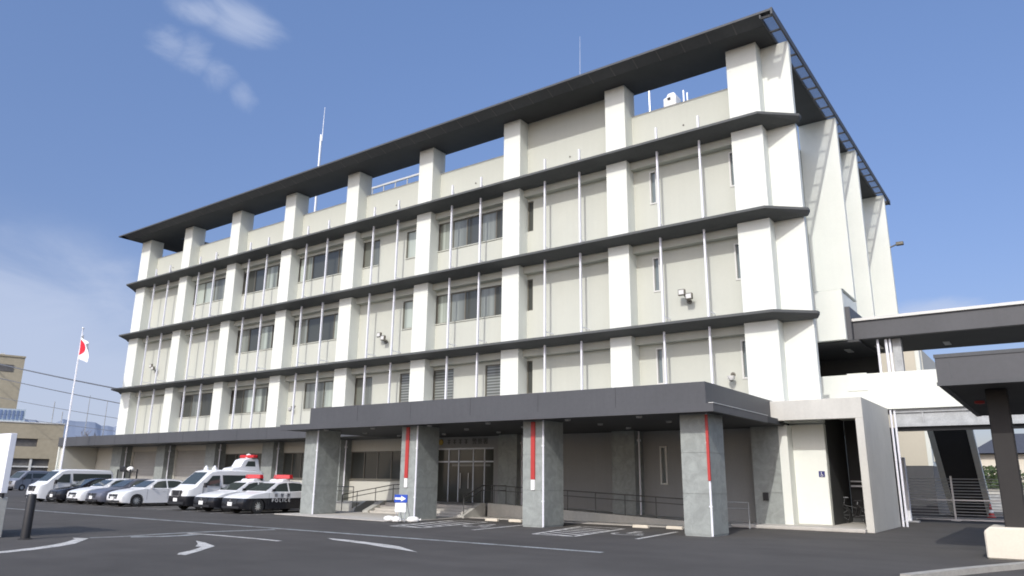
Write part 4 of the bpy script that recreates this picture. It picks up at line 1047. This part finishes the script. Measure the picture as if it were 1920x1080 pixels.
# bare tree above the canopy
def bare_tree(label, loc, h, seed):
    r = random.Random(seed); t = thing('bare_tree', label, 'tree', loc); m = MB()
    def br(p, d, l, rad, lev):
        e = p+d*l; m.tube([p, p.lerp(e,.5)+Vector((r.uniform(-.1,.1)*l,0,r.uniform(-.05,.05)*l)), e], rad, 5, rad*.6)
        if lev < 5:
            for k in range(3): 
                nd = (d+Vector((r.uniform(-.8,.8),r.uniform(-.8,.8),r.uniform(-.1,.6)))).normalized(); br(p.lerp(e,r.uniform(.55,1)), nd, l*r.uniform(.55,.8), rad*.6, lev+1)
    br(Vector((0,0,0)), Vector((0,0,1)), h*.38, .22, 0); m.build('branches','trunk',t); return t
bare_tree('bare tree showing above the garage canopy left of the building', (-97,20,0), 8.5, 4)
bare_tree('bare tree in front of the low tan building', (-108,12,0), 5.5, 9)
# mountains
m = MB(); seg = 160
RK = [(120,60),(140,90),(150,130),(153.8,147),(154.5,146),(155.6,158),(156.6,156),(157.5,144),(158.4,150),(159.3,158),(161,152),(163,160),(165,150),(170,150),(180,80)]
def ridge(a):
    for (a0,h0),(a1,h1) in zip(RK, RK[1:]):
        if a0 <= a <= a1: 
            u = (a-a0)/(a1-a0); u = u*u*(3-2*u); return h0+(h1-h0)*u
    return 0
vs = []
for k in range(seg+1):
    ad = 120+60*k/seg; a = math.radians(ad); x, y = 9.4+math.cos(a)*2300, -30.4+math.sin(a)*2300
    h = ridge(ad)+3.5*math.sin(k*1.3)+2.5*math.sin(k*2.9+1)
    vs += [(x,y,-5),(x,y,h*.55),(x*1.12,y*1.12,h)]
m.add(vs, [(3*k+j,3*k+3+j,3*k+4+j,3*k+1+j) for k in range(seg) for j in (0,1)])
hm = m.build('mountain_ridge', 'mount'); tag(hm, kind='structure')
# overhead cables beyond the station, seen at the left
cab = [((-150,30,27.0),(-70,60,27.5)),((-150,30,23.5),(-70,60,23.5)),((-150,30,18.2),(-70,60,17.0)),((-150,30,13.3),(-70,60,12.2))]
for k,(a,b) in enumerate((((-123,15,18.6),(-75,16,10.8)),((-123,15,16.5),(-75,16,9.2)),((-123,15,13.6),(-75,16,7.6)),((-123,15,10.9),(-75,16,6.3)))):
    a, b = Vector(a), Vector(b); dirn = (b-a); a2 = a-dirn*.35; b2 = b+dirn*.25
    pts = [a2.lerp(b2,i/14)-Vector((0,0,1.0*4*(i/14)*(1-i/14)*.35)) for i in range(15)]
    r_ = (.09,.06,.035,.035)[k]
    o = MB().tube(pts, r_, 6).build('overhead_cable','cable')
    tag(o, ('topmost thick overhead cable crossing behind the flagpole','second overhead cable from the top behind the flagpole','third thin overhead cable from the top behind the flagpole','lowest thin overhead cable behind the flagpole')[k], 'cable', 'overhead cables left of the station')

# ================================================================= SKY, SUN, CAMERA
sun_dir = Vector((-.21, 1, -.757)).normalized()      # direction the light travels
elev = math.asin(-sun_dir.z)
to_sun = -sun_dir
w = bpy.data.worlds.new('World'); sc.world = w; w.use_nodes = True
nt = w.node_tree; nt.nodes.clear()
out = nt.nodes.new('ShaderNodeOutputWorld'); bg = nt.nodes.new('ShaderNodeBackground'); nt.links.new(bg.outputs[0], out.inputs[0])
sky = nt.nodes.new('ShaderNodeTexSky'); sky.sky_type = 'NISHITA'; sky.sun_disc = False
sky.sun_elevation = elev; sky.sun_rotation = math.atan2(to_sun.x, to_sun.y)
sky.air_density = 1.0; sky.dust_density = 1.2; sky.ozone_density = 1.6; sky.altitude = 50
tc = nt.nodes.new('ShaderNodeTexCoord')
# thin clouds: noise in sky-direction space, gathered around a few directions
def dirmask(d, width, soft, stretch=(1,1,1)):
    s = N(nt,'ShaderNodeVectorMath', operation='SUBTRACT'); s.inputs[1].default_value = d; nt.links.new(tc.outputs['Generated'], s.inputs[0])
    mu = N(nt,'ShaderNodeVectorMath', operation='MULTIPLY'); mu.inputs[1].default_value = stretch; nt.links.new(s.outputs[0], mu.inputs[0])
    l = N(nt,'ShaderNodeVectorMath', operation='LENGTH'); nt.links.new(mu.outputs[0], l.inputs[0])
    r = N(nt,'ShaderNodeMapRange'); r.interpolation_type = 'SMOOTHSTEP'; r.inputs['From Min'].default_value = width; r.inputs['From Max'].default_value = width-soft
    r.inputs['To Min'].default_value = 0; r.inputs['To Max'].default_value = 1; nt.links.new(l.outputs['Value'], r.inputs['Value']); return r.outputs[0]
def M2(op, a, b):
    n = N(nt,'ShaderNodeMath', operation=op)
    for i,v in enumerate((a,b)):
        if isinstance(v,(int,float)): n.inputs[i].default_value = v
        else: nt.links.new(v, n.inputs[i])
    return n.outputs[0]
def cnoise(scale, lo, hi, detail=7):
    n = N(nt,'ShaderNodeTexNoise'); n.inputs['Scale'].default_value = scale; n.inputs['Detail'].default_value = detail; n.inputs['Roughness'].default_value = .55; n.inputs['Distortion'].default_value = .4
    nt.links.new(tc.outputs['Generated'], n.inputs['Vector'])
    r = N(nt,'ShaderNodeMapRange'); r.interpolation_type = 'SMOOTHSTEP'; r.inputs['From Min'].default_value = lo; r.inputs['From Max'].default_value = hi; nt.links.new(n.outputs['Fac'], r.inputs['Value']); return r.outputs[0]
def wisp(masks, scale, rotz, stretch, gain, cut, amp):
    """torn cirrus: warped noise stretched along one direction, fading out with the distance from a chain of centres"""
    mk = masks[0]
    for k in masks[1:]: mk = M2('MAXIMUM', mk, k)
    mp = N(nt,'ShaderNodeMapping'); mp.inputs['Rotation'].default_value = rotz; mp.inputs['Scale'].default_value = stretch; nt.links.new(tc.outputs['Generated'], mp.inputs['Vector'])
    n = N(nt,'ShaderNodeTexNoise'); n.inputs['Scale'].default_value = scale; n.inputs['Detail'].default_value = 9; n.inputs['Roughness'].default_value = .6; n.inputs['Distortion'].default_value = .7
    nt.links.new(mp.outputs[0], n.inputs['Vector'])
    d = M2('ADD', mk, M2('MULTIPLY', M2('SUBTRACT', n.outputs['Fac'], .5), amp)); d = M2('SUBTRACT', d, cut); d = M2('MULTIPLY', d, M2('MINIMUM', M2('MULTIPLY', mk, 4), 1))
    r = N(nt,'ShaderNodeMapRange'); r.interpolation_type = 'SMOOTHSTEP'; r.inputs['From Min'].default_value = 0; r.inputs['From Max'].default_value = 1.0; r.inputs['To Max'].default_value = gain
    nt.links.new(d, r.inputs['Value']); return r.outputs[0]
c1 = wisp([dirmask((-.728,.440,.530), .085, .085, (1,1,1.9)), dirmask((-.748,.400,.530), .06, .06, (1,1,2.2))], 7, (0,0,.5), (1,1,2.0), .8, .2, 1.8)
c2 = wisp([dirmask((-.786,.385,.490), .05, .05, (1,1,1.5)), dirmask((-.772,.412,.483), .045, .045), dirmask((-.763,.44,.472), .045, .045), dirmask((-.755,.465,.455), .035, .035)], 11, (.5,0,.3), (1,1,1.8), .5, .26, 2.0)
c3 = wisp([dirmask((-.945,.300,.12), .32, .32, (1,.9,1.5)), dirmask((-.90,.40,.10), .20, .20, (1,.9,1.6))], 5, (0,0,0), (1,1,2.4), 1.0, -.18, 1.2)
c4 = wisp([dirmask((-.10,.985,.195), .09, .09, (1,1,3.2))], 7, (0,0,0), (1,1,3), .8, .1, 1.6)
cl = M2('MAXIMUM', M2('MAXIMUM', c1, c2), M2('MAXIMUM', c3, c4)); cl = M2('MULTIPLY', cl, .75)
tint = N(nt,'ShaderNodeMix', data_type='RGBA', blend_type='MULTIPLY'); tint.inputs['Factor'].default_value = 1; tint.inputs['B'].default_value = (1, 1, 1, 1)
sepd = N(nt,'ShaderNodeSeparateXYZ'); nt.links.new(tc.outputs['Generated'], sepd.inputs[0])
el = N(nt,'ShaderNodeMapRange'); el.inputs['From Min'].default_value = .10; el.inputs['From Max'].default_value = .58; nt.links.new(sepd.outputs[2], el.inputs['Value'])
tg = N(nt,'ShaderNodeMix', data_type='RGBA'); tg.inputs['A'].default_value = (.78, .73, .89, 1); tg.inputs['B'].default_value = (1.42, 1.46, 1.68, 1)
nt.links.new(el.outputs[0], tg.inputs['Factor']); nt.links.new(tg.outputs['Result'], tint.inputs['B'])
# added glow over the sun's half of the sky, fill light for the shaded facade
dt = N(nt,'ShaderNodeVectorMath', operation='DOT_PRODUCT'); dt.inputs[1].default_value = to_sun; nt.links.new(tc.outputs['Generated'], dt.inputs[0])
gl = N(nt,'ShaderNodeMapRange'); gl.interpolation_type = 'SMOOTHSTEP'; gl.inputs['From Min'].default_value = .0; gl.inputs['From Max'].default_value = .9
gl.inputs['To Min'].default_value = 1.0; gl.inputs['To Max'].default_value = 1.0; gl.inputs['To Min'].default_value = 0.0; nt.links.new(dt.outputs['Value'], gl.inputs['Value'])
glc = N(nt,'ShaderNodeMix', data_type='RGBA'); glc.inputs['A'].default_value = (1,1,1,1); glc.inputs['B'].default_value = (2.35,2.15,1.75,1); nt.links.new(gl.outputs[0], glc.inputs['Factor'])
nt.links.new(sky.outputs[0], tint.inputs['A'])
mx = N(nt,'ShaderNodeMix', data_type='RGBA'); mx.inputs['B'].default_value = (4.7, 5.35, 6.9, 1)
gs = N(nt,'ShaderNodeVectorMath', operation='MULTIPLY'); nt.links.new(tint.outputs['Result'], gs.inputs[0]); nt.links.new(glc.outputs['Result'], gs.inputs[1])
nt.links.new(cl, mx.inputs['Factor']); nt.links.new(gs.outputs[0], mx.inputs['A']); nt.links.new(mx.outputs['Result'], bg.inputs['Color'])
bg.inputs['Strength'].default_value = .12

sl = bpy.data.lights.new('sun','SUN'); sl.energy = 2.6; sl.angle = math.radians(.53); sl.color = (1,.975,.92)
so = bpy.data.objects.new('sun', sl); COL.objects.link(so); so.rotation_euler = sun_dir.to_track_quat('-Z','Y').to_euler(); so.location = (20,-60,60)

cam = bpy.data.cameras.new('camera'); co = bpy.data.objects.new('camera', cam); COL.objects.link(co)
yaw, pitch, roll = math.radians(35.9863), math.radians(14.541), math.radians(.6685)
f = Vector((-math.sin(yaw)*math.cos(pitch), math.cos(yaw)*math.cos(pitch), math.sin(pitch))); r0 = Vector((math.cos(yaw), math.sin(yaw), 0)); u0 = r0.cross(f)
r1 = r0*math.cos(roll)+u0*math.sin(roll); u1 = -r0*math.sin(roll)+u0*math.cos(roll)
mat = Matrix(((r1.x,u1.x,-f.x,9.385),(r1.y,u1.y,-f.y,-30.375),(r1.z,u1.z,-f.z,1.683),(0,0,0,1)))
co.matrix_world = mat
cam.sensor_width = 36; cam.lens = 1385.45/1920*36; cam.clip_start = .1; cam.clip_end = 12000
sc.camera = co
sc.cycles.filter_width = 1.8
sc.view_settings.view_transform = 'Standard'; sc.view_settings.look = 'None'; sc.view_settings.exposure = 0
